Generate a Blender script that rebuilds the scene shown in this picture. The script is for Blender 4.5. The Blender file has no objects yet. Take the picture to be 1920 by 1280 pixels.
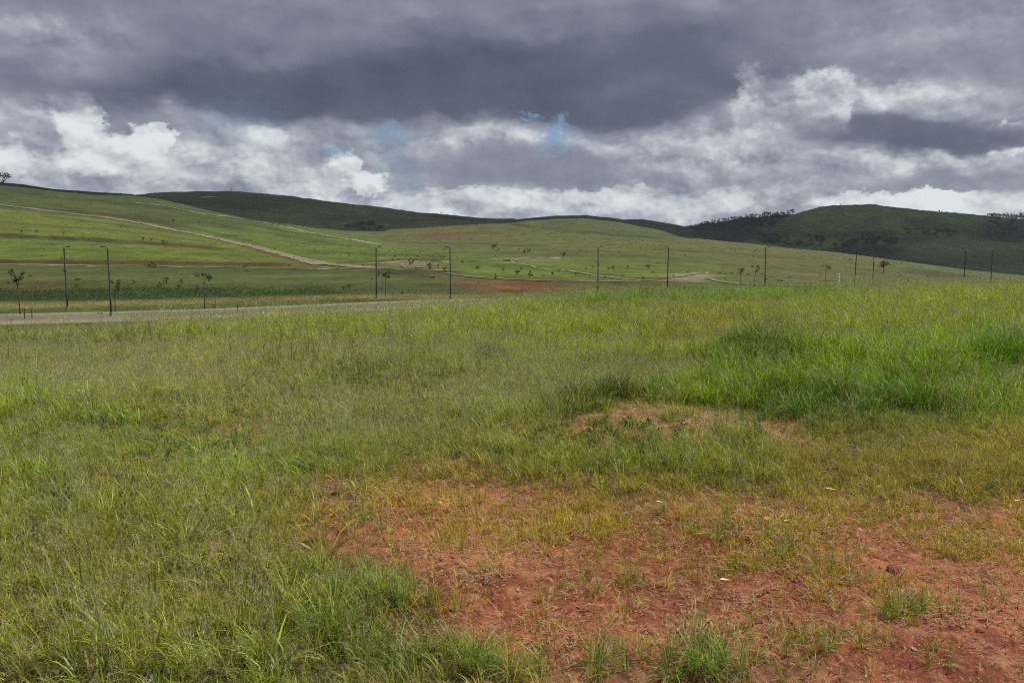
import bpy, bmesh, math, random
import numpy as np
from mathutils import Vector, Matrix

random.seed(7)
rng = np.random.default_rng(7)
scene = bpy.context.scene
C = scene.collection

# ------------------------------------------------------------------ camera
F = 1500.0            # focal length in photo pixels (photo is 1920 x 1280)
PITCH = math.atan(178.0 / F)
EYE = 1.6
cp, sp = math.cos(PITCH), math.sin(PITCH)
cam_d = bpy.data.cameras.new("camera")
cam = bpy.data.objects.new("camera", cam_d)
C.objects.link(cam)
cam.location = (0, 0, EYE)
cam.rotation_euler = (math.pi / 2 - PITCH, 0, 0)
cam_d.sensor_width = 36.0
cam_d.lens = 36.0 * F / 1920.0
cam_d.clip_start = 0.05
cam_d.clip_end = 20000.0
scene.camera = cam

# ------------------------------------------------------------------ light
SUN_EL = math.radians(58)
SUN_AZ = math.radians(62)        # clockwise from +Y (the view direction)
sun_d = bpy.data.lights.new("sun", 'SUN')
sun_d.energy = 5.0
sun_d.angle = math.radians(0.6)
sun_d.color = (1.0, 0.955, 0.89)
sun = bpy.data.objects.new("sun", sun_d)
C.objects.link(sun)
SUN_DIR = Vector((math.sin(SUN_AZ) * math.cos(SUN_EL), math.cos(SUN_AZ) * math.cos(SUN_EL), math.sin(SUN_EL)))
sun.rotation_euler = SUN_DIR.to_track_quat('Z', 'Y').to_euler()
sun.location = (30, 20, 60)

scene.view_settings.view_transform = 'Standard'
scene.view_settings.look = 'None'
scene.view_settings.gamma = 1.0
scene.view_settings.use_curve_mapping = False
scene.view_settings.exposure = 0.16
scene.cycles.max_bounces = 4
scene.cycles.diffuse_bounces = 2
scene.cycles.transparent_max_bounces = 8
scene.cycles.volume_bounces = 0
scene.cycles.use_denoising = False      # keep the fine grain of the grass
scene.cycles.pixel_filter_type = 'BLACKMAN_HARRIS'
scene.cycles.filter_width = 1.15
scene.cycles.sample_clamp_indirect = 4.0

def srgb(r, g, b):
    f = lambda c: (c / 255 / 12.92) if c / 255 <= 0.04045 else ((c / 255 + 0.055) / 1.055) ** 2.4
    return (f(r), f(g), f(b))

# ------------------------------------------------------------------ sky
world = bpy.data.worlds.new("World")
scene.world = world
world.use_nodes = True
NT = world.node_tree
NT.nodes.clear()

class G:
    """small helper that writes node expressions"""
    def __init__(s, nt): s.nt = nt
    def n(s, t, **k):
        nd = s.nt.nodes.new(t)
        for a, b in k.items(): setattr(nd, a, b)
        return nd
    def put(s, sock, v):
        if isinstance(v, bpy.types.NodeSocket): s.nt.links.new(v, sock)
        elif v is not None: sock.default_value = v
    def m(s, op, a, b=None, c=None, clamp=False):
        nd = s.n('ShaderNodeMath', operation=op, use_clamp=clamp)
        s.put(nd.inputs[0], a); s.put(nd.inputs[1], b)
        if c is not None: s.put(nd.inputs[2], c)
        return nd.outputs[0]
    def v(s, op, a, b=None, scale=None):
        nd = s.n('ShaderNodeVectorMath', operation=op)
        s.put(nd.inputs[0], a)
        if b is not None: s.put(nd.inputs[1], b)
        if scale is not None: s.put(nd.inputs['Scale'], scale)
        return nd.outputs['Value'] if op in ('LENGTH', 'DOT_PRODUCT') else nd.outputs[0]
    def noise(s, vec, scale, detail=4, rough=0.55, color=False, lac=2.0, typ='FBM'):
        nd = s.n('ShaderNodeTexNoise', noise_dimensions='3D')
        nd.noise_type = typ
        s.put(nd.inputs['Vector'], vec); nd.inputs['Scale'].default_value = scale
        nd.inputs['Detail'].default_value = detail; nd.inputs['Roughness'].default_value = rough
        nd.inputs['Lacunarity'].default_value = lac
        return nd.outputs['Color'] if color else nd.outputs[0]
    def rng(s, v, a, b, c, d, smooth=True):
        nd = s.n('ShaderNodeMapRange', interpolation_type='SMOOTHSTEP' if smooth else 'LINEAR')
        s.put(nd.inputs[0], v)
        for i, q in enumerate((a, b, c, d)): s.put(nd.inputs[i + 1], q)
        return nd.outputs[0]
    def ramp(s, v, stops, interp='LINEAR'):
        nd = s.n('ShaderNodeValToRGB'); cr = nd.color_ramp; cr.interpolation = interp
        while len(cr.elements) < len(stops): cr.elements.new(0.5)
        for e, (p, c) in zip(cr.elements, stops):
            e.position = p; e.color = (*c, 1)
        s.put(nd.inputs[0], v)
        return nd.outputs[0]
    def mixf(s, f, a, b):
        nd = s.n('ShaderNodeMix', data_type='FLOAT', clamp_factor=True)
        s.put(nd.inputs[0], f); s.put(nd.inputs[2], a); s.put(nd.inputs[3], b)
        return nd.outputs[0]
    def mixc(s, f, a, b, mode='MIX'):
        nd = s.n('ShaderNodeMix', data_type='RGBA', blend_type=mode, clamp_factor=True)
        s.put(nd.inputs[0], f)
        s.put(nd.inputs[6], (*a, 1) if isinstance(a, tuple) else a)
        s.put(nd.inputs[7], (*b, 1) if isinstance(b, tuple) else b)
        return nd.outputs[2]

def px_angles(x, y):
    cx, cy = (x - 960) / F, (640 - y) / F
    d = Vector((cx, cp + cy * sp, -sp + cy * cp)).normalized()
    return math.atan2(d.x, d.y) * 15, math.asin(d.z) * 15      # unit: about 100 photo pixels

g = G(NT)
tc = g.n('ShaderNodeTexCoord')
dirv = tc.outputs['Generated']
sx = g.n('ShaderNodeSeparateXYZ'); g.put(sx.inputs[0], dirv)
az = g.m('MULTIPLY', g.m('ARCTAN2', sx.outputs[0], sx.outputs[1]), 15.0)
el = g.m('MULTIPLY', g.m('ARCSINE', sx.outputs[2]), 15.0)
cb = g.n('ShaderNodeCombineXYZ'); g.put(cb.inputs[0], az); g.put(cb.inputs[1], el)
P0 = cb.outputs[0]
# seamless noise space: clouds flatten towards the horizon
D3 = g.v('MULTIPLY', dirv, (15.0, 15.0, 22.0))
w1 = g.v('SUBTRACT', g.noise(D3, 0.55, 2, 0.5, True), (0.5, 0.5, 0.5))
w2 = g.v('SUBTRACT', g.noise(D3, 1.6, 3, 0.55, True), (0.5, 0.5, 0.5))
w3 = g.v('SUBTRACT', g.noise(D3, 4.6, 3, 0.62, True), (0.5, 0.5, 0.5))
D3b = g.v('MULTIPLY', dirv, (9.0, 9.0, 30.0))
ws = g.v('SUBTRACT', g.noise(D3b, 0.9, 4, 0.55, True), (0.5, 0.5, 0.5))
def warp(P, *aw):
    for w, a in aw:
        P = g.v('ADD', P, g.v('MULTIPLY', w, (a, a * 0.8, 0)))
    return P
P_soft = warp(P0, (w1, 0.8), (w2, 0.6), (ws, 0.6))
P_cum = warp(P0, (w1, 0.2), (w2, 0.5), (w3, 0.46))

L = None
big = g.noise(D3, 0.22, 3, 0.5)
mid = g.noise(D3, 0.8, 5, 0.56)
L = g.m('ADD', g.rng(big, 0.3, 0.7, 0.58, 0.67), g.m('MULTIPLY', g.m('SUBTRACT', mid, 0.5), 0.24))
# high above: a broken grey deck
L = g.mixf(g.rng(el, 3.6, 6.0, 0, 0.8), L, g.rng(mid, 0.3, 0.7, 0.42, 0.66))

def shape(P, x, y, rx, ry, soft=0.6, ang=0.0, cut=None):
    u, v_ = px_angles(x, y)
    q = g.v('SUBTRACT', P, (u, v_, 0))
    if ang:
        nd = g.n('ShaderNodeVectorRotate', rotation_type='Z_AXIS'); g.put(nd.inputs['Vector'], q)
        nd.inputs['Angle'].default_value = math.radians(ang); q = nd.outputs[0]
    q = g.v('MULTIPLY', q, (100 / rx, 100 / ry, 0))
    r = g.rng(g.v('LENGTH', q), 1 - soft, 1 + soft, 1.0, 0.0)
    if cut is not None:                      # crisp flat base or top: (y_px, width, sign)
        yc, wd, sgn = cut
        vc = px_angles(x, yc)[1]
        sp_ = g.n('ShaderNodeSeparateXYZ'); g.put(sp_.inputs[0], P)
        e = g.rng(sp_.outputs[1], vc - wd / 100, vc + wd / 100, 0.0 if sgn > 0 else 1.0, 1.0 if sgn > 0 else 0.0)
        r = g.m('MULTIPLY', r, e)
    return r
def paint(P, x, y, rx, ry, val, amp=1.0, soft=0.6, ang=0.0, cut=None, grain=0.16):
    global L
    k = g.m('MULTIPLY', shape(P, x, y, rx, ry, soft, ang, cut), amp)
    tgt = g.m('ADD', val, g.m('MULTIPLY', g.m('SUBTRACT', mid, 0.5), grain)) if grain else val
    L = g.mixf(k, L, tgt)
S, K = P_soft, P_cum
#SKYPAINT
# background greys
paint(S, 450, 215, 170, 50, .58, .8)
paint(S, 760, 300, 90, 60, .60, .7)
paint(K, 420, 250, 120, 40, .66, .8, .35)
paint(K, 560, 285, 150, 50, .67, .7, .35)
paint(K, 622, 208, 80, 34, .74, .9, .3)
paint(S, 640, 235, 110, 24, .60, .8)
paint(K, 860, 240, 66, 34, .72, .8, .3)
paint(K, 1000, 250, 60, 42, .76, .9, .25)
paint(K, 1100, 262, 60, 26, .72, .9, .25)
paint(K, 1190, 285, 120, 60, .68, .8, .3)
paint(S, 1000, 318, 190, 36, .50, .95, .4, cut=(350, 6, 1))
paint(K, 1330, 290, 110, 70, .67, .8, .3)
paint(K, 1300, 240, 60, 30, .70, .8, .25)
paint(S, 1000, 385, 420, 22, .78, .8, .5)
paint(K, 1120, 366, 110, 15, .86, .8, .3, cut=(352, 3, -1))
paint(K, 900, 364, 130, 14, .80, .8, .3, cut=(352, 3, -1))
# left cumulus
paint(K, 66, 200, 60, 60, .70, .9, .3)
paint(K, 120, 300, 110, 70, .72, .9, .35)
paint(K, 240, 325, 150, 46, .72, .9, .35)
paint(K, 400, 295, 80, 55, .74, .9, .28)
paint(K, 560, 320, 90, 50, .74, .9, .3)
paint(S, 225, 205, 60, 44, .50, .85, .4)
paint(S, 385, 240, 60, 30, .55, .7)
paint(S, 590, 285, 50, 24, .56, .7)
paint(S, 60, 260, 40, 30, .62, .6)
paint(K, 110, 172, 22, 20, .78, .9, .22)
paint(K, 128, 200, 28, 26, .86, 1, .2)
paint(K, 152, 236, 34, 32, .90, 1, .2)
paint(K, 178, 285, 54, 42, .93, 1, .25)
paint(K, 272, 270, 38, 30, .91, 1, .2)
paint(K, 305, 250, 24, 18, .90, 1, .2)
paint(K, 215, 325, 60, 24, .88, .8, .3)
paint(K, 335, 312, 58, 24, .86, 1, .25)
paint(K, 400, 318, 34, 22, .84, 1, .25)
paint(K, 505, 255, 30, 20, .80, .9, .25)
paint(K, 480, 300, 40, 40, .78, .8, .3)
paint(K, 655, 312, 32, 26, .93, 1, .2)
paint(K, 690, 345, 40, 22, .90, 1, .2)
paint(K, 615, 340, 36, 26, .82, 1, .3)
paint(K, 18, 300, 24, 28, .86, 1, .25)
paint(S, 120, 350, 120, 16, .66, .8)
paint(S, 300, 352, 150, 14, .66, .8)
# right-hand clouds
paint(S, 1840, 190, 120, 80, .54, .9)
paint(S, 1720, 178, 120, 46, .72, .9, .4)
paint(K, 1755, 158, 60, 24, .84, .8, .3)
paint(K, 1440, 215, 70, 85, .72, .95, .25)
paint(K, 1460, 280, 90, 50, .72, .8, .3)
paint(K, 1400, 340, 90, 50, .70, .7, .3)
paint(S, 1560, 330, 120, 26, .60, .8)
paint(K, 1790, 300, 170, 40, .74, .9, .3)
paint(K, 1885, 262, 44, 26, .92, 1, .2)
paint(K, 1800, 292, 60, 20, .84, .8, .3)
paint(S, 1690, 252, 200, 40, .38, 1, .4, 8, cut=(302, 7, 1))
paint(S, 1780, 344, 160, 20, .54, .9, .5, cut=(362, 4, 1))
paint(K, 1690, 378, 125, 17, .92, 1, .25, cut=(362, 3, -1))
paint(K, 1870, 385, 70, 22, .80, .9, .3)
paint(S, 1330, 395, 110, 18, .74, .8)
# the dark deck across the top
paint(S, 700, 20, 1300, 140, .46, 1, .22)
paint(S, 1500, 70, 420, 70, .47, .9, .4)
paint(S, 300, 150, 290, 42, .37, .9, .45, -6)
paint(S, 540, 168, 230, 40, .32, 1, .4)
paint(S, 820, 150, 330, 74, .31, 1, .35)
paint(S, 1120, 165, 270, 74, .32, 1, .35)
paint(S, 1290, 120, 200, 70, .37, .9, .35)
paint(S, 420, 50, 260, 50, .50, .7, .6)
paint(S, 110, 85, 150, 50, .58, .8, .6)
paint(K, 80, 68, 60, 24, .64, .7, .4)
paint(S, 1780, 50, 280, 50, .60, .8, .6)
paint(S, 1900, 120, 80, 26, .54, .8, .6)
paint(S, 950, 5, 900, 18, .54, .8, .6)

paint(K, 1408, 165, 22, 38, .76, .75, .4)
paint(K, 1470, 200, 50, 44, .70, .8, .5)
paint(K, 1550, 166, 50, 26, .80, .85, .35)
paint(K, 1578, 200, 16, 26, .76, .8, .35)
paint(S, 1530, 215, 40, 30, .66, .8)
# billow relief, lit from the upper right
n_a = g.noise(D3, 0.8, 4, 0.52)
n_b = g.noise(g.v('ADD', D3, (0.17, 0.0, 0.28)), 0.8, 4, 0.52)
rel = g.m('SUBTRACT', n_a, n_b)
lit = g.rng(L, 0.42, 0.72, 0.10, 1.0)
def puffs(sc_, off):
    nd = g.n('ShaderNodeTexVoronoi', feature='F1'); nd.inputs['Scale'].default_value = sc_
   
    g.put(nd.inputs['Vector'], g.v('ADD', g.v('ADD', D3, g.v('MULTIPLY', w3, (0.5, 0.5, 0.5))), off))
    return nd.outputs['Distance']
pf = g.m('SUBTRACT', puffs(1.35, (0, 0, 0)), puffs(1.35, (0.06, 0, 0.2)))
n_c = g.m('SUBTRACT', g.noise(D3, 2.6, 4, 0.55), g.noise(g.v('ADD', D3, (0.06, 0.0, 0.10)), 2.6, 4, 0.55))
pl = g.rng(L, 0.46, 0.72, 0.0, 1.0)
L = g.m('ADD', L, g.m('MULTIPLY', g.m('MULTIPLY', pf, -0.40), pl))
L = g.m('ADD', L, g.m('MULTIPLY', g.m('MULTIPLY', n_c, 0.38), pl))
L = g.m('ADD', L, g.m('MULTIPLY', g.m('MULTIPLY', rel, 0.50), lit))
L = g.m('ADD', L, g.m('MULTIPLY', g.m('SUBTRACT', g.noise(D3b, 1.2, 3, 0.55), 0.5), 0.08))
stops = [(0.28, srgb(70, 79, 94)), (0.38, srgb(88, 95, 110)), (0.48, srgb(113, 119, 133)), (0.60, srgb(139, 145, 157)),
         (0.71, srgb(163, 169, 178)), (0.82, srgb(188, 194, 199)), (1.0, srgb(220, 226, 227))]
L = g.m('ADD', L, g.rng(el, 0.0, 4.0, .04, .0))
ccol = g.ramp(L, stops)
# gaps of blue
blue = None
P_gap = warp(P0, (w2, 0.5), (w3, 0.9))
for (x, y, rx, ry, a) in [(738, 256, 40, 14, .6), (1046, 256, 24, 22, .9), (992, 216, 16, 6, .7), (768, 338, 26, 20, .35),
                          (630, 288, 22, 14, .6), (740, 310, 26, 30, .3), (450, 220, 60, 30, .15)]:
    k = g.m('MULTIPLY', shape(P_gap, x, y, rx, ry, .75), a)
    blue = k if blue is None else g.m('MAXIMUM', blue, k)
sky = g.n('ShaderNodeTexSky', sky_type='NISHITA')
sky.sun_disc = False
sky.sun_elevation = SUN_EL
sky.sun_rotation = SUN_AZ
sky.air_density = 1.2; sky.dust_density = 1.5
bg1 = g.n('ShaderNodeBackground'); g.put(bg1.inputs[0], g.mixc(1.0, sky.outputs[0], (0.60, 0.80, 1.08), 'MULTIPLY')); bg1.inputs[1].default_value = 0.075
bg2 = g.n('ShaderNodeBackground'); g.put(bg2.inputs[0], ccol); bg2.inputs[1].default_value = 1.0
mx = g.n('ShaderNodeMixShader'); g.put(mx.inputs[0], blue)
NT.links.new(bg2.outputs[0], mx.inputs[1]); NT.links.new(bg1.outputs[0], mx.inputs[2])
world.cycles.sampling_method = 'NONE'
wo = g.n('ShaderNodeOutputWorld'); NT.links.new(mx.outputs[0], wo.inputs[0])
#ENDSKY
# ------------------------------------------------------------------ helpers
def tag(o, label=None, cat=None, group=None, kind=None):
    for k, v in (('label', label), ('category', cat), ('group', group), ('kind', kind)):
        if v: o[k] = v
    return o
def mesh_obj(name, verts, faces, mat, parent=None, smooth=False, link=True):
    me = bpy.data.meshes.new(name)
    if isinstance(verts, np.ndarray):
        me.vertices.add(len(verts)); me.vertices.foreach_set('co', verts.astype(np.float32).ravel())
        nf, k = faces.shape
        me.loops.add(nf * k); me.loops.foreach_set('vertex_index', faces.astype(np.int32).ravel())
        me.polygons.add(nf); me.polygons.foreach_set('loop_start', np.arange(0, nf * k, k, dtype=np.int32))
        me.polygons.foreach_set('loop_total', np.full(nf, k, dtype=np.int32))
        me.update(calc_edges=True)
    else:
        me.from_pydata(verts, [], faces); me.update()
    if smooth:
        me.polygons.foreach_set('use_smooth', np.ones(len(me.polygons), dtype=bool))
    if mat: me.materials.append(mat)
    o = bpy.data.objects.new(name, me)
    if link: C.objects.link(o)
    if parent: o.parent = parent
    return o
def add_color(me, cols, name='tint'):
    a = me.color_attributes.new(name, 'FLOAT_COLOR', 'POINT')
    c = np.ones((len(me.vertices), 4), dtype=np.float32); c[:, :3] = cols
    a.data.foreach_set('color', c.ravel())

def _hash(ix, iy, seed):
    h = (ix.astype(np.int64) * 374761393 + iy.astype(np.int64) * 668265263 + seed * 1442695041) & 0xffffffff
    h = ((h ^ (h >> 13)) * 1274126177) & 0xffffffff
    return ((h ^ (h >> 16)) & 0xffffff) / float(0xffffff)
def vnoise(x, y, seed=0):
    ix, iy = np.floor(x), np.floor(y); fx, fy = x - ix, y - iy
    fx = fx * fx * (3 - 2 * fx); fy = fy * fy * (3 - 2 * fy)
    a, b = _hash(ix, iy, seed), _hash(ix + 1, iy, seed)
    c, d = _hash(ix, iy + 1, seed), _hash(ix + 1, iy + 1, seed)
    return (a * (1 - fx) + b * fx) * (1 - fy) + (c * (1 - fx) + d * fx) * fy
def fbm(x, y, oct=4, seed=0, rough=0.5):
    s, a, t = 0, 1.0, 0
    for k in range(oct):
        s = s + a * (vnoise(x * 2 ** k + 17.3 * k, y * 2 ** k - 9.1 * k, seed + k) - 0.5); t += a; a *= rough
    return s / t * 2       # about -1 .. 1

def project(X, Y, Z):
    dep = Y * cp - (Z - EYE) * sp
    dep = np.where(np.abs(dep) < 1e-4, 1e-4, dep)
    return 960 + F * X / dep, 640 - F * (Y * sp + (Z - EYE) * cp) / dep
def z_of(Y, ypx):
    s = (640 - ypx) / F
    return EYE + Y * (s * cp - sp) / (cp + s * sp)

# terrain profiles: for each ring, distance and height over the photo column x
XK = np.array([-600, -200, 0, 200, 400, 600, 800, 1000, 1200, 1400, 1600, 1800, 1920, 2300, 2700], float)
def prof(xs, *pts):
    p = np.array(pts, float)
    return np.interp(xs, p[:, 0], p[:, 1])
def yz(D, *pts):
    return lambda x: (np.full_like(x, D), z_of(D, prof(x, *pts)))
EDGE = [(-600, 13.5), (0, 14.2), (200, 15), (400, 16), (600, 17.3), (800, 19), (1000, 21), (1200, 22.5), (1400, 23.5), (1600, 24.5), (1920, 26), (2700, 30)]
def edge(x): return prof(x, *EDGE)
ROAD_Z = -5.4
def cz(z): return lambda x: (None, np.full_like(x, z))
RINGS = [
    lambda x: (np.full_like(x, 0.0), x * 0),
    lambda x: (edge(x) * 0.55, x * 0),
    lambda x: (edge(x) * 0.9, prof(x, (1300, 0), (1500, .04), (1700, .18), (1920, .24))),
    lambda x: (edge(x) + 0.6, prof(x, (1300, -.12), (1500, -.06), (1700, .12), (1920, .18))),
    lambda x: (edge(x) + 4, x * 0 - 1.5),
    lambda x: (edge(x) + 16, x * 0 - 4.9),
    lambda x: (edge(x) + 24, x * 0 + ROAD_Z),
    lambda x: (np.full_like(x, 105.0), x * 0 + ROAD_Z),
    yz(140, (0, 536), (1400, 537), (1600, 542), (1900, 545)),
    yz(200, (0, 514), (1300, 516), (1600, 528), (1920, 540)),
    yz(320, (0, 494), (650, 498), (1000, 503), (1300, 507), (1600, 520), (1920, 537)),
    yz(450, (0, 457), (200, 462), (400, 472), (600, 486), (800, 489), (1000, 486), (1200, 490), (1400, 499), (1600, 512), (1800, 524), (1920, 533)),
    yz(700, (0, 394), (200, 415), (400, 440), (600, 456), (800, 464), (1000, 461), (1200, 464), (1400, 478), (1600, 491), (1800, 513), (1920, 525)),
    yz(1000, (0, 357), (200, 377), (300, 388), (400, 405), (600, 436), (700, 444), (800, 444), (1000, 440), (1200, 449), (1400, 464), (1600, 482), (1800, 508), (1920, 520)),
    yz(1180, (-600, 330), (-200, 330), (0, 342), (60, 347), (120, 356), (180, 361), (260, 366), (300, 373), (400, 396), (480, 413), (600, 429), (700, 438),
       (760, 431), (850, 425), (960, 419), (1100, 432), (1200, 440), (1300, 448), (1400, 457), (1480, 466), (1560, 474), (1640, 484), (1800, 506), (1920, 518), (2700, 560)),
    yz(1300, (-600, 328), (-200, 328), (0, 340), (60, 346), (120, 355), (180, 360), (260, 365), (300, 372), (400, 395), (480, 412), (600, 428), (700, 437),
       (760, 430), (850, 424), (960, 418), (1100, 432), (1200, 440), (1300, 448), (1400, 457), (1480, 466), (1560, 474), (1640, 484), (1800, 506), (1920, 518), (2700, 560)),
    yz(1420, (-600, 334), (0, 345), (120, 360), (260, 370), (400, 400), (600, 433), (760, 436), (960, 424), (1200, 446), (1400, 463), (1640, 490), (1920, 524), (2700, 566)),
    yz(1700, (-600, 372), (0, 385), (260, 400), (600, 450), (960, 445), (1400, 480), (1920, 545), (2700, 590)),
]
def azx(az):
    """photo column for an azimuth; beyond the frame the profiles are mirrored back behind the camera"""
    a = np.abs(az)
    lim = math.radians(44)
    inner = np.where(a < lim, a, lim)
    xin = 960 + np.sign(az) * F * np.tan(inner) * 0.995
    t = np.clip((a - lim) / (math.pi - lim), 0, 1); t = t * t * (3 - 2 * t)
    return xin * (1 - t) + 960 * t
def table_height(px, D, rings):
    n = len(rings)
    Ds, Zs = [], []
    for r in rings:
        d, z = r(px); Ds.append(d); Zs.append(z)
    Ds, Zs = np.array(Ds), np.array(Zs)
    # smooth (monotone cubic) interpolation along distance
    out = np.interp(0, [0], [0]) + np.zeros_like(D)
    h = Ds[1:] - Ds[:-1]; dl = (Zs[1:] - Zs[:-1]) / h
    m = np.zeros_like(Zs); m[1:-1] = np.where(dl[1:] * dl[:-1] > 0, 2 * dl[1:] * dl[:-1] / (dl[1:] + dl[:-1] + 1e-12 * np.sign(dl[1:] + dl[:-1] + 1e-30)), 0)
    m[0], m[-1] = dl[0], dl[-1]
    done = np.zeros(D.shape, bool)
    for k in range(n - 1):
        t = np.clip((D - Ds[k]) / h[k], 0, 1)
        sel = (D >= Ds[k]) & (D <= Ds[k + 1]) if k < n - 2 else (D >= Ds[k])
        v = (2 * t**3 - 3 * t**2 + 1) * Zs[k] + (t**3 - 2 * t**2 + t) * h[k] * m[k] + (-2 * t**3 + 3 * t**2) * Zs[k + 1] + (t**3 - t**2) * h[k] * m[k + 1]
        out = np.where(sel & ~done, v, out); done |= sel
    return out

# mounds of the rough lawn: (photo x, photo y at ground level, radius m, height m)
def ground_at(x, y):
    """photo pixel to point on the z = 0 plateau"""
    d = np.array([(x - 960) / F, cp + (640 - y) / F * sp, -sp + (640 - y) / F * cp])
    t = EYE / -d[2]
    return d[0] * t, d[1] * t
MOUNDS = [(1160, 800, .7, .10), (1600, 800, 2.2, .22), (1430, 690, 1.3, .20), (880, 1110, .35, .06), (1150, 850, .9, .08), (740, 710, 1.2, .15),
          (1880, 720, 2.0, .25), (120, 800, 1.0, .10), (1350, 1000, .5, .03), (430, 720, 2.5, .12)]
MXY = [(*ground_at(a, b), r, h) for a, b, r, h in MOUNDS]
def height(X, Y, rings=None):
    X = np.asarray(X, float); Y = np.asarray(Y, float)
    az = np.arctan2(X, Y); R = np.hypot(X, Y)
    a = np.abs(az)
    D = np.where(a < math.radians(50), R * np.cos(a), R * math.cos(math.radians(50)))
    z = table_height(azx(az), D, rings or RINGS)
    if rings is None:
        near = np.clip(1 - (D - 14) / 12, 0, 1)
        z = z + near * (0.05 * fbm(X * .55, Y * .55, 3, 3) + 0.022 * fbm(X * 2.3, Y * 2.3, 3, 5))
        vn = np.clip(1 - (D - 6) / 6, 0, 1)
        z = z + vn * (0.016 * fbm(X * 8, Y * 8, 3, 11) + 0.007 * fbm(X * 28, Y * 28, 2, 12))
        for mx_, my_, r, h in MXY:
            z = z + h * np.exp(-((X - mx_) ** 2 + (Y - my_) ** 2) / (r * r))
        far = np.clip((D - 130) / 200, 0, 1)
        z = z + far * (1.2 * fbm(X / 60, Y / 60, 3, 21) + 0.35 * fbm(X / 9, Y / 9, 2, 22))
    return z

def polar_sheet(name, azs, Rs, hfun, mat, colfun, closed=False):
    A, R = np.meshgrid(azs, Rs)                   # rows = radius
    X, Y = R * np.sin(A), R * np.cos(A)
    Z = hfun(X, Y)
    V = np.stack([X, Y, Z], -1).reshape(-1, 3)
    nr, na = A.shape
    i = np.arange(nr - 1)[:, None] * na; j = np.arange(na if closed else na - 1)[None, :]
    j2 = (j + 1) % na
    Fc = np.stack([i + j, i + j2, i + na + j2, i + na + j], -1).reshape(-1, 4)
    o = mesh_obj(name, V, Fc, mat, smooth=True)
    add_color(o.data, colfun(V[:, 0], V[:, 1], V[:, 2]))
    return o

# ------------------------------------------------------------------ ground colour, painted as land use
def lin(rgb, k=1.0): return np.array(srgb(*rgb)) * k
def dseg(px, py, pts, sy=1.0):
    best = np.full(px.shape, 1e9); 
    for (x0, y0), (x1, y1) in zip(pts[:-1], pts[1:]):
        dx, dy = x1 - x0, (y1 - y0)
        t = np.clip(((px - x0) * dx + (py - y0) * dy) / (dx * dx + dy * dy), 0, 1)
        best = np.minimum(best, np.hypot(px - x0 - t * dx, (py - y0 - t * dy) * sy))
    return best
def sstep(a, b, x):
    t = np.clip((x - a) / (b - a), 0, 1); return t * t * (3 - 2 * t)
class Paint:
    def __init__(s, px, py, base): s.px, s.py, s.c = px, py, np.tile(base, (len(px), 1))
    def blend(s, m, rgb, k=1.0): s.c = s.c * (1 - m[:, None]) + lin(rgb, k) * m[:, None]
    def ell(s, x, y, rx, ry, rgb, a=1.0, soft=.5):
        d = np.hypot((s.px - x) / rx, (s.py - y) / ry); s.blend(a * (1 - sstep(1 - soft, 1 + soft, d)), rgb)
    def stroke(s, pts, w, rgb, a=1.0, soft=.6):
        d = dseg(s.px, s.py, pts) / (w * (1 + .45 * fbm(s.px / 45, s.px * 0 + pts[0][1], 3, int(pts[0][0]) & 63)))
        ends = sstep(pts[0][0], pts[0][0] + 30, s.px) if pts[0][0] > -100 else 1
        ends = ends * sstep(-pts[-1][0], -pts[-1][0] + 40, -s.px)
        a = a * ends * np.clip(.85 + .5 * fbm(s.px / 25, s.px * 0 + pts[0][1] + 5, 3, 7), 0.2, 1); s.blend(a * (1 - sstep(1 - soft, 1 + soft, d)), rgb)
    def band(s, top, bot, rgb, a=1.0, soft=3, x0=-1e9, x1=1e9, sx=20):
        t = prof(s.px, *top); b = prof(s.px, *bot)
        m = sstep(-soft, soft, s.py - t) * sstep(-soft, soft, b - s.py)
        m = m * sstep(x0 - sx, x0 + sx, s.px) * sstep(-x1 - sx, -x1 + sx, -s.px)
        s.blend(a * m, rgb)
LK = 0.585
def desat(c, k=.0):
    l = c @ np.array([.3, .6, .1]); return (c * (1 - k) + l[:, None] * k * np.array([1.12, .95, .85])) * np.array([1.0, .94, .88])
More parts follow.
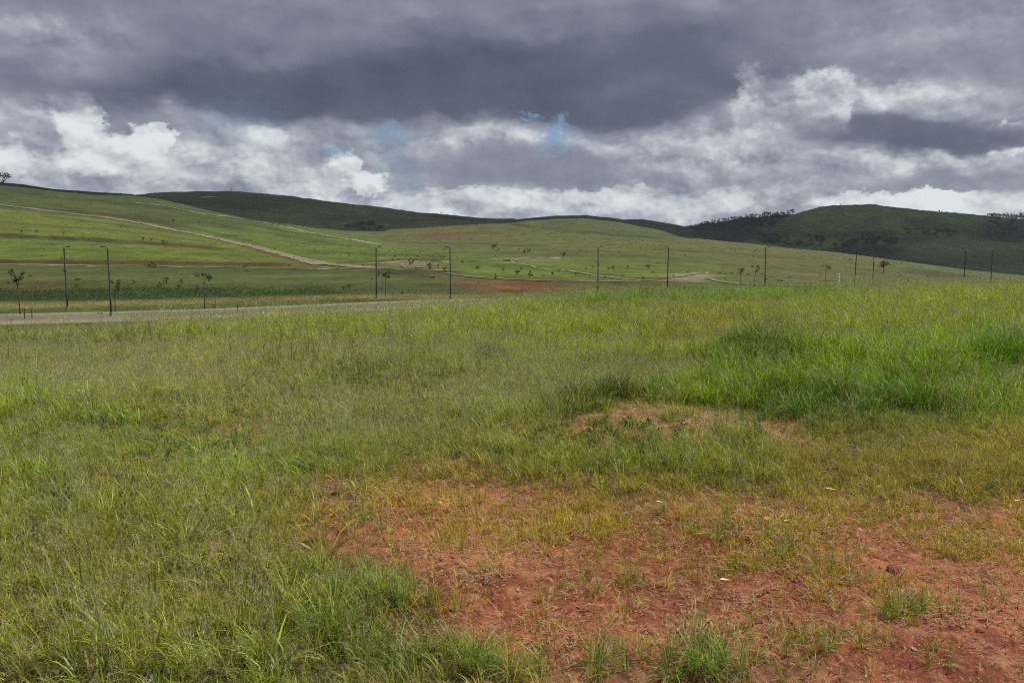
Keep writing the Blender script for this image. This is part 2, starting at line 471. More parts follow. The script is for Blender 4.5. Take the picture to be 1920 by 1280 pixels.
def far_colors(X, Y, Z):
    px, py = project(X, Y, Z)
    wob = 3 * fbm(X / 40, Y / 40, 3, 31); px = px + wob * 4; py = py + wob * .35
    P = Paint(px, py, lin((98, 108, 56)))
    # upper left hillside
    P.band([(0, 300), (500, 300)], [(0, 392), (200, 412), (400, 446), (520, 478)], (80, 95, 48), 1, 4, x1=560, sx=60)
    P.band([(0, 300), (300, 300)], [(0, 366), (300, 380)], (70, 88, 46), .7, 8, x1=300, sx=60)
    P.band([(0, 392), (200, 412), (400, 446), (560, 486)], [(0, 438), (200, 451), (430, 466), (560, 486)], (106, 120, 50), 1, 2, x1=520, sx=30)
    P.band([(0, 447), (200, 457), (430, 468)], [(0, 487), (300, 490), (560, 488)], (104, 122, 48), 1, 2, x1=540, sx=20)
    P.band([(350, 418), (500, 440), (700, 466)], [(350, 436), (470, 462), (600, 492), (740, 492)], (98, 120, 50), 1, 3, x0=360, x1=760, sx=30)
    P.band([(560, 425), (720, 452), (860, 470)], [(560, 440), (720, 470), (860, 482)], (104, 120, 56), .8, 3, x0=470, x1=900)
    P.ell(860, 445, 110, 26, (102, 102, 62), .9); P.ell(830, 440, 60, 8, (110, 92, 62), .6)
    P.band([(700, 462), (1000, 472), (1400, 492)], [(700, 490), (1000, 520), (1400, 530)], (100, 114, 52), .8, 5, x0=700, x1=1420, sx=50)
    P.band([(950, 485), (1100, 500), (1300, 515)], [(950, 515), (1100, 524), (1300, 520)], (104, 126, 48), .8, 3, x0=880, x1=1280, sx=30)
    P.band([(1400, 455), (1640, 483), (1920, 517)], [(1400, 540), (1920, 560)], (101, 104, 58), .8, 5, x0=1380, sx=60)
    P.stroke([(1640, 488), (1760, 500), (1920, 520)], 6, (88, 108, 60), .8)
    P.stroke([(1680, 505), (1760, 514), (1850, 522)], 5, (62, 78, 42), .9)
    # terraces and banks
    P.stroke([(-200, 438), (0, 441), (150, 448), (300, 457), (420, 466)], 3.6, (62, 66, 36), .95)
    P.stroke([(230, 455), (330, 460), (420, 466)], 1.8, (96, 68, 42), .7)
    P.stroke([(-200, 489), (0, 490), (150, 492), (330, 494), (560, 496)], 3.2, (66, 52, 34), .9)
    P.stroke([(200, 493), (330, 494.5), (560, 495)], 2.2, (112, 74, 48), .7)
    P.stroke([(530, 478), (590, 490), (650, 496), (700, 497)], 3.2, (112, 66, 44), .9)
    P.stroke([(0, 385), (100, 394), (240, 405), (330, 414)], 2.4, (70, 68, 42), .8)
    P.stroke([(200, 403), (300, 416), (400, 436), (500, 458)], 2.0, (70, 66, 44), .6)
    P.stroke([(430, 455), (520, 480), (560, 490)], 2.0, (92, 64, 44), .6)
    P.stroke([(620, 493), (740, 488), (850, 486)], 2.4, (68, 74, 40), .7)
    P.stroke([(940, 419), (1060, 431), (1150, 439), (1270, 449)], 3.2, (64, 72, 42), .9)
    P.stroke([(1000, 470), (1200, 480), (1400, 500)], 3, (88, 92, 52), .5)
    P.stroke([(860, 490), (1000, 500), (1200, 512)], 2.5, (78, 84, 44), .5)
    for pts, w_, cc_, a_ in [([(0, 358), (120, 372), (260, 384), (380, 398)], 2.2, (66, 78, 42), .6), ([(0, 372), (150, 382), (300, 398), (420, 416)], 1.8, (96, 92, 58), .6),
                             ([(60, 404), (200, 418), (360, 440)], 1.5, (84, 96, 44), .7), ([(0, 416), (200, 430), (400, 454)], 1.5, (86, 98, 42), .6), ([(0, 464), (250, 472), (480, 480)], 1.6, (88, 104, 40), .6),
                             ([(420, 412), (560, 438), (700, 452)], 2.0, (74, 92, 42), .7), ([(480, 432), (620, 456), (720, 466)], 1.8, (80, 98, 44), .6), ([(560, 470), (700, 476), (860, 480)], 2.0, (78, 94, 42), .6),
                             ([(740, 455), (900, 458), (1040, 462)], 1.8, (84, 90, 52), .5), ([(880, 474), (1050, 478), (1240, 488)], 2.0, (86, 94, 50), .5), ([(1180, 462), (1350, 474), (1520, 486)], 2.0, (84, 92, 54), .5),
                             ([(1240, 486), (1420, 500), (1600, 514)], 1.8, (90, 92, 54), .5), ([(300, 510), (500, 514), (700, 512)], 1.6, (70, 84, 44), .6), ([(0, 528), (250, 530), (520, 528)], 1.6, (76, 88, 46), .6),
                             ([(900, 498), (1060, 510), (1200, 520)], 1.4, (78, 94, 40), .6), ([(260, 500), (420, 503), (640, 506)], 1.6, (64, 76, 40), .7)]:
        P.stroke(pts, w_ * 1.15, cc_, min(1, a_ * 1.35))
    # valley floor
    P.band([(-200, 497), (700, 504), (900, 512)], [(-200, 640), (900, 640)], (84, 98, 52), 1, 2, x1=900, sx=40)
    P.band([(0, 512), (700, 515)], [(0, 524), (700, 526)], (96, 104, 58), .7, 5, x1=760)
    P.band([(0, 540), (400, 541), (620, 545)], [(0, 566), (300, 562), (640, 553)], (58, 82, 34), 1, 3, x1=620, sx=15)
    P.ell(590, 547, 45, 8, (52, 76, 30), .9)
    P.ell(70, 535, 60, 10, (104, 88, 62), .6)
    P.band([(0, 566), (300, 562), (640, 552), (900, 552)], [(0, 578), (300, 572), (640, 560), (900, 562)], (132, 126, 78), .8, 3, x1=900)
    P.ell(960, 536, 85, 13, (112, 78, 54), .9, .5)
    P.ell(890, 530, 60, 8, (112, 92, 60), .9, .5)
    P.stroke([(860, 530), (930, 536), (990, 541)], 2, (128, 110, 84), .6)
    P.stroke([(930, 522), (1100, 530), (1300, 530)], 4, (98, 76, 50), .7)
    P.ell(800, 513, 60, 9, (84, 72, 50), .8)
    P.ell(775, 494, 42, 5, (134, 128, 112), .9)
    P.ell(735, 508, 50, 6, (60, 70, 36), .8)
    P.ell(1295, 519, 42, 7, (146, 142, 122), .9)
    P.ell(1000, 486, 60, 4, (134, 130, 104), .6)
    n1 = fbm(X / 22, Y / 22, 4, 41)[:, None]; n2 = fbm(X / 5, Y / 14, 3, 43)[:, None]; n3 = fbm(X / 90, Y / 35, 3, 44)[:, None]
    return np.clip(desat(P.c) * LK * (1 + .24 * n1 + .2 * n2 + .16 * n3), 0.004, 1)

def zone0(px, py, x, y, rx, ry, soft=.6): return 1 - sstep(1 - soft, 1 + soft, np.hypot((px - x) / rx, (py - y) / ry))
# bare-soil / cover maps of the plateau, defined at the photo's places and then fixed to the ground
def cover_maps(X, Y, Z=None):
    px, py = project(X, Y, np.zeros_like(X))
    w = fbm(X * .9, Y * .9, 5, 51, .6); w2 = fbm(X * 3.1, Y * 3.1, 4, 52, .6)
    qx, qy = px + 130 * w + 60 * w2, py + 45 * w + 30 * w2
    # left border of the red patch
    lx = prof(qy, (860, 650), (900, 630), (980, 590), (1060, 690), (1130, 780), (1200, 810), (1280, 850))
    m_red = sstep(-190, 170, qx - lx) * sstep(840, 950, qy + prof(qx, (900, 0), (1000, -25), (1500, -75), (1920, -70)))
    m_red = m_red * (1 - .55 * sstep(1205, 1260, qy) * (1 - sstep(1450, 1650, qx)))
    strip = (1 - sstep(.4, 1.4, np.hypot((qx - 1290) / 270, (qy - 842) / 32)))
    s2 = .55 * (1 - sstep(.5, 1.3, np.hypot((qx - 500) / 130, (qy - 825) / 38)))
    s3 = .45 * (1 - sstep(.5, 1.3, np.hypot((qx - 285) / 75, (qy - 905) / 40)))
    bare = np.clip(np.maximum.reduce([m_red, strip, s2, s3]), 0, 1)
    # how much sparse ochre grass stands on the red soil
    och = m_red * prof(qy, (880, 1.0), (960, .95), (1010, .85), (1050, .6), (1100, .36), (1160, .20), (1280, .20)) * (1 - .35 * zone0(qx, qy, 1130, 1090, 260, 70)) * (1 - .3 * zone0(qx, qy, 830, 1040, 130, 60))
    return px, py, bare, och, m_red, strip
def near_colors(X, Y, Z):
    px, py, bare, och, m_red, strip = cover_maps(X, Y)
    soil = lin((140, 86, 62)); soil2 = lin((112, 64, 45)); straw = lin((150, 118, 86)); under = lin((66, 62, 36))  # under: humus tone, darkened to put shade into the gaps between tufts
    n = fbm(X * 1.7, Y * 1.7, 4, 61); n2 = fbm(X * 12, Y * 12, 3, 62)
    s = soil * (1 - sstep(-.5, .6, n))[:, None] + soil2 * sstep(-.5, .6, n)[:, None]
    k = np.clip(strip * .7 + .35 * sstep(.1, .6, n2), 0, 1)[:, None]
    s = s * (1 - k) + straw * k
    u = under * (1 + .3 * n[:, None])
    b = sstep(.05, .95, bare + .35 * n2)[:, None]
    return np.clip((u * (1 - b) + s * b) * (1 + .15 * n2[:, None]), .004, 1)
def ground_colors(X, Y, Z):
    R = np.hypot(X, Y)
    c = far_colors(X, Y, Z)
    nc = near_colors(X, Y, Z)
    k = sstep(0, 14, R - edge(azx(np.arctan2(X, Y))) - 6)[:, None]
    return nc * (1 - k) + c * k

def land_material(name, fine, bump, gr):
    m = bpy.data.materials.new(name); m.use_nodes = True; nt = m.node_tree; q = G(nt)
    b = nt.nodes['Principled BSDF']; b.inputs['Roughness'].default_value = 0.95; b.inputs['Specular IOR Level'].default_value = 0.12
    at = q.n('ShaderNodeVertexColor', layer_name='tint')
    geo = q.n('ShaderNodeNewGeometry')
    n1 = q.noise(geo.outputs['Position'], fine, 5, 0.65)
    n2 = q.noise(q.v('MULTIPLY', geo.outputs['Position'], (1, 1, 2.5)), fine * .17, 4, 0.6)
    f = q.m('MULTIPLY', q.rng(n1, .28, .72, 1 - gr, 1 + gr), q.rng(n2, .3, .7, 1 - gr * .7, 1 + gr * .7))  # noise multiplied into the colour stands for tuft shading
    cc = q.v('SCALE', at.outputs[0], scale=f)
    q.put(b.inputs['Base Color'], cc)
    bp = q.n('ShaderNodeBump'); bp.inputs['Strength'].default_value = .8; bp.inputs['Distance'].default_value = bump
    q.put(bp.inputs['Height'], n1); q.put(b.inputs['Normal'], bp.outputs[0])
    return m
def ground_material():
    m = bpy.data.materials.new('ground_earth_and_turf'); m.use_nodes = True; nt = m.node_tree; q = G(nt)
    b = nt.nodes['Principled BSDF']; b.inputs['Roughness'].default_value = 0.95; b.inputs['Specular IOR Level'].default_value = 0.12
    at = q.n('ShaderNodeVertexColor', layer_name='tint')
    geo = q.n('ShaderNodeNewGeometry'); pos = geo.outputs['Position']
    ln = q.v('LENGTH', pos)
    far = q.rng(ln, 25, 90, 0, 1)
    # near: crumbly soil
    a1 = q.noise(pos, 14, 6, 0.65); a2 = q.noise(pos, 70, 4, 0.6)
    fn = q.m('MULTIPLY', q.rng(a1, .3, .7, .72, 1.28), q.rng(a2, .3, .7, .75, 1.25))
    # far: noise puts the shading of tussocks into the colour, plus streaks
    b1 = q.noise(pos, .5, 5, 0.7); b2 = q.noise(pos, .07, 4, 0.6)
    ff = q.m('MULTIPLY', q.rng(b1, .3, .7, .70, 1.30), q.rng(b2, .3, .7, .84, 1.16))
    f = q.mixf(far, fn, ff)
    cc = q.v('SCALE', at.outputs[0], scale=f)
    chips = q.n('ShaderNodeTexVoronoi'); chips.inputs['Scale'].default_value = 38; q.put(chips.inputs['Vector'], pos)
    ck = q.m('MULTIPLY', q.rng(chips.outputs['Distance'], .10, .2, 1, 0), q.m('SUBTRACT', 1.0, far))
    sep = q.n('ShaderNodeSeparateColor'); q.put(sep.inputs[0], chips.outputs['Color'])
    ck = q.m('MULTIPLY', ck, q.m('GREATER_THAN', sep.outputs[0], .72))
    cc = q.mixc(q.m('MULTIPLY', ck, .6), cc, srgb(206, 172, 136))
    q.put(b.inputs['Base Color'], cc)
    bp = q.n('ShaderNodeBump'); bp.inputs['Strength'].default_value = .9
    q.put(bp.inputs['Distance'], q.mixf(far, .03, .8)); q.put(bp.inputs['Height'], q.mixf(far, q.m('ADD', a1, q.m('MULTIPLY', a2, .4)), b1))
    q.put(b.inputs['Normal'], bp.outputs[0])
    return m
M_ground = ground_material()

fine = np.radians(np.arange(-35.5, 35.5, 0.1))
side = np.radians(np.concatenate([np.arange(35.5, 60, 1.0), np.arange(60, 180.01, 6.0)]))
azs = np.concatenate([-side[::-1][1:], fine, side])          # closed ring: -180 dropped
r_near = [0.6]
while r_near[-1] < 34: r_near.append(r_near[-1] * 1.011 if r_near[-1] > 1.5 else r_near[-1] + .15)
r_mid = [r_near[-1]]
while r_mid[-1] < 340: r_mid.append(r_mid[-1] * 1.018)
r_far = list(np.arange(r_mid[-1] + 7, 1460, 8.0)) + [1500, 1600, 1700, 1900]
Rs = np.array(r_near + r_mid[1:] + r_far)
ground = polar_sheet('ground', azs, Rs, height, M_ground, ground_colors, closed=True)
# close the hole under the tripod
tag(ground, kind='structure')
hole = mesh_obj('ground', [(0, 0, float(height(0.0, .01)))] + [(float(.6 * math.sin(a)), float(.6 * math.cos(a)), float(height(.6 * math.sin(a), .6 * math.cos(a)))) for a in azs[::8]],
                [(0, i + 1, (i + 1) % len(azs[::8]) + 1) for i in range(len(azs[::8]))], M_ground)
add_color(hole.data, np.tile(lin((84, 84, 40)), (len(hole.data.vertices), 1))); tag(hole, kind='structure')

# ------------------------------------------------------------------ the hills behind
M_hill = land_material('hill_pasture', .09, 3.0, .26)
def hill(name, x0, x1, rings, paint_fn, D0, D1, rough=(2.5, 1.0), stepx=3.0, nr=60, seed=0):
    t0, t1 = (x0 - 960) / F, (x1 - 960) / F
    aa = np.arctan(np.arange(t0, t1, stepx / F))
    A, U = np.meshgrid(aa, np.linspace(0, 1, nr))
    Dd = D0 + (D1 - D0) * U; X, Y = Dd * np.tan(A), Dd
    px = 960 + F * np.tan(A) * .997
    Z = table_height(px.ravel(), Y.ravel(), rings).reshape(X.shape)
    Z = Z + rough[0] * fbm(X / 90, Y / 90, 4, 70 + seed) + rough[1] * fbm(X / 18, Y / 18, 3, 80 + seed)
    V = np.stack([X, Y, Z], -1).reshape(-1, 3); nr_, na = A.shape
    i = np.arange(nr_ - 1)[:, None] * na; j = np.arange(na - 1)[None, :]
    Fc = np.stack([i + j, i + j + 1, i + na + j + 1, i + na + j], -1).reshape(-1, 4)
    o = mesh_obj(name, V, Fc, M_hill, smooth=True)
    add_color(o.data, paint_fn(V[:, 0], V[:, 1], V[:, 2])); tag(o, kind='structure')
    o['_'] = 0; del o['_']
    return o
def vary(P, X, Y, a=.18, s=1):
    return np.clip(desat(P.c) * LK * (1 + a * fbm(X / 60, Y / 60, 4, 91)[:, None] + a * fbm(X / 14, Y / 30, 3, 92)[:, None]), .004, 1)
# H2: the darker long ridge, centre left
def c2(X, Y, Z):
    px, py = project(X, Y, Z); P = Paint(px, py, lin((122, 140, 78)))
    P.ell(430, 378, 190, 16, (94, 106, 64), .8); P.ell(760, 408, 150, 12, (124, 116, 74), .8); P.stroke([(780, 402), (950, 418)], 3, (64, 72, 44), .7)
    return vary(P, X, Y)
H2R = [yz(1450, (-700, 400), (200, 400), (400, 420), (700, 455), (1000, 440), (1150, 450)),
       yz(1750, (-700, 380), (200, 385), (330, 386), (440, 392), (560, 408), (700, 424), (800, 420), (900, 424), (1000, 430), (1150, 450)),
       yz(2150, (-700, 350), (100, 362), (270, 367), (330, 362), (440, 360), (560, 371), (700, 389), (800, 401), (900, 409), (1000, 417), (1150, 430)),
       yz(2300, (-700, 350), (100, 362), (270, 367), (330, 361), (440, 359), (560, 370), (700, 388), (800, 400), (900, 408), (1000, 416), (1150, 430)),
       yz(2800, (-700, 370), (270, 390), (440, 385), (700, 410), (1150, 450))]
hill('hill', -600, 1120, H2R, c2, 1450, 2800, (4.0, 1.6), seed=1)
# H3: green knoll in the middle and the blue one behind it
def c3(X, Y, Z):
    px, py = project(X, Y, Z); P = Paint(px, py, lin((84, 97, 50)))
    P.band([(900, 300), (1400, 300)], [(900, 414), (1090, 408), (1270, 434)], (84, 104, 56), .7, 4)
    return vary(P, X, Y)
H3R = [yz(1400, (850, 450), (1000, 440), (1270, 460), (1500, 480)),
       yz(1600, (850, 440), (960, 426), (1080, 420), (1200, 436), (1270, 447), (1500, 470)),
       yz(1900, (850, 428), (920, 420), (960, 413.5), (1040, 405.5), (1100, 405), (1160, 412), (1200, 421), (1270, 434), (1330, 455), (1400, 480), (1500, 500)),
       yz(2000, (850, 428), (920, 420), (960, 413), (1040, 405), (1100, 404.5), (1160, 411.5), (1200, 420.5), (1270, 433), (1330, 455), (1400, 480), (1500, 500)),
       yz(2400, (850, 450), (1040, 425), (1270, 450), (1360, 480), (1500, 520))]
hill('hill', 850, 1400, H3R, c3, 1400, 2400, (1.5, .7), seed=2)
def c3b(X, Y, Z):
    px, py = project(X, Y, Z); P = Paint(px, py, lin((82, 98, 66)))
    return vary(P, X, Y)
H3B = [yz(2500, (1050, 440), (1290, 442), (1350, 470), (1450, 510)), yz(3000, (1050, 425), (1140, 413), (1200, 411), (1250, 419), (1290, 427), (1350, 450), (1450, 490)), yz(3400, (1050, 440), (1290, 440), (1450, 500))]
hill('hill', 1050, 1350, H3B, c3b, 2500, 3400, (2, 1), nr=30, seed=3)
# H4: the big dark hill on the right with wooded shoulders
def c4(X, Y, Z):
    px, py = project(X, Y, Z); P = Paint(px, py, lin((116, 146, 78)))
    P.band([(1250, 300), (1400, 400), (1500, 400), (1560, 430)], [(1250, 600), (1400, 452), (1500, 440), (1560, 450)], (40, 54, 38), .85, 8, x1=1460, sx=50)
    P.ell(1400, 425, 90, 18, (36, 50, 36), .8)
    P.ell(1480, 425, 60, 14, (106, 134, 70), .7); P.ell(1640, 400, 140, 14, (126, 154, 80), .8)
    P.stroke([(1420, 440), (1540, 442), (1700, 438)], 6, (40, 54, 36), .8)
    P.stroke([(1680, 408), (1760, 425), (1860, 440)], 9, (48, 60, 44), .7)
    P.ell(1900, 436, 70, 22, (40, 52, 40), .8)
    return vary(P, X, Y, .3)
H4R = [yz(1750, (1100, 470), (1300, 470), (1500, 490), (1920, 545), (2700, 580)),
       yz(2300, (1100, 460), (1280, 452), (1450, 462), (1560, 468), (1660, 470), (1800, 478), (1920, 490), (2700, 500)),
       yz(2700, (1100, 445), (1280, 436), (1400, 432), (1480, 434), (1600, 432), (1700, 430), (1800, 436), (1920, 444), (2700, 450)),
       yz(3100, (1100, 440), (1240, 432), (1280, 427), (1330, 421), (1380, 413), (1440, 407), (1480, 404), (1530, 392), (1560, 387.5), (1590, 386), (1660, 389), (1750, 398.5), (1850, 409), (1920, 415), (2100, 420), (2700, 410)),
       yz(3300, (1100, 440), (1240, 431), (1280, 426), (1330, 420), (1380, 412), (1440, 406), (1480, 403), (1530, 390), (1560, 386), (1590, 384.5), (1660, 388), (1750, 398), (1850, 408), (1920, 414), (2100, 420), (2700, 410)),
       yz(3900, (1100, 450), (1500, 420), (1600, 410), (1920, 440), (2700, 440))]
hill('hill', 1180, 2700, H4R, c4, 1750, 3900, (10, 3.5), nr=90, seed=4)
# H5: the lower spur in front of it
def c5(X, Y, Z):
    px, py = project(X, Y, Z); P = Paint(px, py, lin((104, 126, 70)))
    P.ell(1800, 462, 150, 14, (140, 144, 94), .9); P.ell(1690, 447, 60, 8, (88, 110, 62), .8)
    P.ell(1620, 470, 70, 12, (46, 58, 42), .9); P.stroke([(1560, 478), (1680, 490), (1800, 500)], 7, (44, 56, 40), .8)
    P.ell(1910, 452, 60, 8, (140, 124, 88), .7)
    return vary(P, X, Y, .25)
H5R = [yz(1500, (1300, 500), (1560, 510), (1920, 550), (2700, 600)),
       yz(1700, (1300, 490), (1500, 488), (1600, 488), (1700, 494), (1800, 506), (1920, 516), (2700, 540)),
       yz(1950, (1300, 490), (1480, 482), (1560, 464), (1640, 455), (1700, 455), (1800, 466), (1920, 480), (2700, 500)),
       yz(2200, (1300, 495), (1480, 482), (1560, 462), (1620, 446), (1700, 440), (1800, 446), (1880, 455), (1960, 464), (2700, 490)),
       yz(2500, (1300, 500), (1600, 470), (1700, 462), (1920, 480), (2700, 520))]
hill('hill', 1480, 2700, H5R, c5, 1500, 2500, (4, 1.6), nr=60, seed=5)
#ENDTERRAIN
# ------------------------------------------------------------------ placing things on the terrain
def at(x, y, D0=24.0, D1=1400.0, rings=None):
    """the point of the terrain seen at photo pixel x, y beyond D0"""
    Ds = np.exp(np.linspace(math.log(D0), math.log(D1), 900))
    s = (640 - y) / F
    Zr = EYE + Ds * (s * cp - sp) / (cp + s * sp)
    dep = Ds * cp - (Zr - EYE) * sp
    Xr = (x - 960) / F * dep
    H = height(Xr, Ds, rings)
    k = np.argmax(H >= Zr)
    if H[k] < Zr[k]: k = np.argmin(np.abs(H - Zr))
    return Vector((float(Xr[k]), float(Ds[k]), float(H[k])))
def spot(x, D, rings=None):
    """the terrain point in photo column x at distance D"""
    X = (x - 960) / F * D * cp
    for _ in range(3):
        z = float(height(X, D, rings)); X = (x - 960) / F * (D * cp - (z - EYE) * sp)
    return Vector((X, D, z))

def simple_mat(name, rgb, rough=.9, var=.25, scale=3.0, bump=.02, metal=0.0, spec=.3, aniso=(1, 1, 1)):
    m = bpy.data.materials.new(name); m.use_nodes = True; nt = m.node_tree; q = G(nt)
    b = nt.nodes['Principled BSDF']; b.inputs['Roughness'].default_value = rough; b.inputs['Metallic'].default_value = metal
    b.inputs['Specular IOR Level'].default_value = spec
    geo = q.n('ShaderNodeNewGeometry'); pos = q.v('MULTIPLY', geo.outputs['Position'], aniso)
    n1 = q.noise(pos, scale, 5, .65); n2 = q.noise(pos, scale * .13, 3, .6)
    f = q.m('MULTIPLY', q.rng(n1, .3, .7, 1 - var, 1 + var), q.rng(n2, .3, .7, 1 - var * .7, 1 + var * .7))
    nd = q.n('ShaderNodeRGB'); nd.outputs[0].default_value = (*rgb, 1)
    q.put(b.inputs['Base Color'], q.v('SCALE', nd.outputs[0], scale=f))
    bp = q.n('ShaderNodeBump'); bp.inputs['Strength'].default_value = .6; bp.inputs['Distance'].default_value = bump
    q.put(bp.inputs['Height'], n1); q.put(b.inputs['Normal'], bp.outputs[0])
    return m
M_dirt = simple_mat('road_dirt', lin((128, 116, 90), .72), var=.22, scale=.8, bump=.05)
M_dirtpale = simple_mat('road_dirt_pale', lin((142, 138, 104), .72), var=.28, scale=.6, bump=.05)
M_asph = simple_mat('road_dusty_asphalt', lin((116, 108, 88), .68), var=.28, scale=1.5, bump=.02)
M_pave = simple_mat('pavement_concrete', lin((132, 124, 92), .75), var=.15, scale=2.0)
M_kerb = simple_mat('kerb_concrete', lin((160, 152, 122), .75), var=.12, scale=3.0)
M_pole = simple_mat('galvanised_dark_steel', (.085, .095, .085), rough=.5, var=.15, scale=5, metal=.2)
M_head = simple_mat('lamp_housing', (.05, .055, .055), rough=.45, var=.1, scale=9)
M_lens = simple_mat('lamp_lens', (.35, .36, .34), rough=.2, var=.05, scale=9)
M_white = simple_mat('white_painted_wood', (.8, .79, .7), rough=.6, var=.12, scale=9)
M_stake = simple_mat('stake_wood', (.16, .12, .075), rough=.9, var=.2, scale=12)
M_bark = simple_mat('bark', (.075, .06, .045), rough=.95, var=.3, scale=20)

def resample(P, step):
    P = [Vector(p) for p in P]; out = [P[0]]
    for a, b in zip(P[:-1], P[1:]):
        n = max(1, int((b - a).length / step))
        out += [a.lerp(b, k / n) for k in range(1, n + 1)]
    return out
def smooth_line(P, it=3):
    for _ in range(it):
        Q = [P[0]]
        for a, b in zip(P[:-1], P[1:]): Q += [a.lerp(b, .25), a.lerp(b, .75)]
        Q.append(P[-1]); P = Q
    return P
def ribbon(name, pts, offs, lifts, mat, step=2.0, seed=1, ragged=.0):
    """a strip draped on the terrain; offs = lateral offsets in metres, lifts = heights above the ground"""
    P = resample(smooth_line([Vector((p.x, p.y, 0)) for p in pts]), step)
    P = [p for k, p in enumerate(P) if k == 0 or (p - P[k - 1]).length > 1e-4]
    n = len(P); pa = np.array([[p.x, p.y] for p in P])
    t = np.gradient(pa, axis=0); t /= np.linalg.norm(t, axis=1)[:, None] + 1e-9
    nrm = np.stack([-t[:, 1], t[:, 0]], 1)
    V = []
    for o, l in zip(offs, lifts):
        w = o * (1 + ragged * fbm(np.arange(n) * step / 6, np.full(n, o * 3.1 + seed), 3, seed))
        xy = pa + nrm * w[:, None]
        V.append(np.stack([xy[:, 0], xy[:, 1], height(xy[:, 0], xy[:, 1]) + l], 1))
    V = np.array(V)                                   # strips x n
    k = len(offs); idx = np.arange(k * n).reshape(k, n)
    Fc = np.stack([idx[:-1, :-1], idx[:-1, 1:], idx[1:, 1:], idx[1:, :-1]], -1).reshape(-1, 4)
    o = mesh_obj(name, V.reshape(-1, 3), Fc, mat, smooth=False)
    return tag(o, kind='structure')

# the street below the plateau
nearP = [(-700, 66), (-300, 69), (0, 72.5), (250, 76), (500, 82), (800, 94), (1000, 97), (1300, 98), (1700, 98)]
road_c = [spot(x, d + 4.2) for x, d in nearP]
for p in road_c: p.z = 0
W = 3.9
ribbon('road', road_c, np.linspace(-W, W, 7), [.05] * 7, M_asph, 1.5, 3)
ribbon('kerb', road_c, [W - .02, W - .02, W + .16, W + .16], [-.1, .16, .16, -.1], M_kerb, 1.5)
ribbon('kerb', road_c, [-W + .02, -W + .02, -W - .16, -W - .16], [-.1, .16, .16, -.1], M_kerb, 1.5)
ribbon('pavement', road_c, [W + .17, W + .9, W + 1.7], [.13] * 3, M_pave, 1.5, 5)
ribbon('pavement', road_c, [-W - .17, -W - .9, -W - 1.9], [.13, .11, -.02], M_pave, 1.5, 5)
# tracks on the far hillside
def track(pix, w, mat, lift=.16, D0=130):
    ribbon('dirt_road', [at(x, y, D0) for x, y in pix], np.linspace(-w / 2, w / 2, 4) * .85, [lift] * 4, mat, 4.0, int(w * 7), .8)
track([(-250, 368), (0, 386), (60, 391), (120, 399), (200, 408), (300, 425), (400, 445), (480, 463), (540, 479), (590, 491), (640, 499), (700, 503)], 13, M_dirt, .3)
track([(255, 381), (300, 385), (340, 393), (380, 402), (470, 413), (560, 431), (640, 446), (712, 459)], 9, M_dirtpale, .3)
track([(-250, 494), (0, 496), (150, 497), (300, 500), (450, 503), (600, 504.5), (760, 505), (860, 508)], 4.2, M_dirtpale)
track([(690, 494), (740, 491.5), (800, 490), (840, 492)], 6, M_dirtpale)
track([(925, 486), (985, 485), (1050, 483)], 6, M_dirtpale)
track([(940, 489), (980, 496), (1040, 507), (1120, 519), (1220, 528), (1320, 530)], 1.6, M_dirtpale)
track([(1080, 517), (1200, 522), (1262, 521), (1300, 515), (1330, 511)], 2.4, M_dirt)
track([(1325, 522), (1350, 529), (1390, 534), (1500, 536), (1620, 535), (1680, 534)], 1.4, M_dirt)
track([(840, 513), (900, 521), (1000, 527), (1200, 528)], 2.4, M_dirt)

# ------------------------------------------------------------------ lamp posts
def tube(bm, pts, radii, seg=8, cap=True):
    pts = [Vector(p) for p in pts]; rings_ = []
    for i, p in enumerate(pts):
        t = (pts[min(i + 1, len(pts) - 1)] - pts[max(i - 1, 0)]).normalized()
        u = t.cross(Vector((0, 0, 1)) if abs(t.z) < .9 else Vector((1, 0, 0))).normalized(); v = t.cross(u)
        rings_.append([bm.verts.new(p + (u * math.cos(2 * math.pi * k / seg) + v * math.sin(2 * math.pi * k / seg)) * radii[i]) for k in range(seg)])
    for a, b in zip(rings_[:-1], rings_[1:]):
        for k in range(seg): bm.faces.new((a[k], a[(k + 1) % seg], b[(k + 1) % seg], b[k]))
    if cap: bm.faces.new(rings_[-1]); bm.faces.new(rings_[0][::-1])
def box(bm, c, s, bev=0.0):
    r = bmesh.ops.create_cube(bm, size=1.0); vs = r['verts']
    for v in vs: v.co = Vector((v.co.x * s[0] + c[0], v.co.y * s[1] + c[1], v.co.z * s[2] + c[2]))
    if bev: bmesh.ops.bevel(bm, geom=list({e for v in vs for e in v.link_edges}), offset=bev, segments=2, affect='EDGES')
def bobj(name, bm, mat, parent=None, smooth=False):
    bmesh.ops.recalc_face_normals(bm, faces=bm.faces)
    me = bpy.data.meshes.new(name); bm.to_mesh(me); bm.free(); me.materials.append(mat)
    if smooth: me.polygons.foreach_set('use_smooth', np.ones(len(me.polygons), dtype=bool))
    o = bpy.data.objects.new(name, me); C.objects.link(o); o.parent = parent
    return o
def empty(name, loc, rz=0):
    o = bpy.data.objects.new(name, None); C.objects.link(o); o.location = loc; o.rotation_euler = (0, 0, rz); o.empty_display_size = .3
    return o
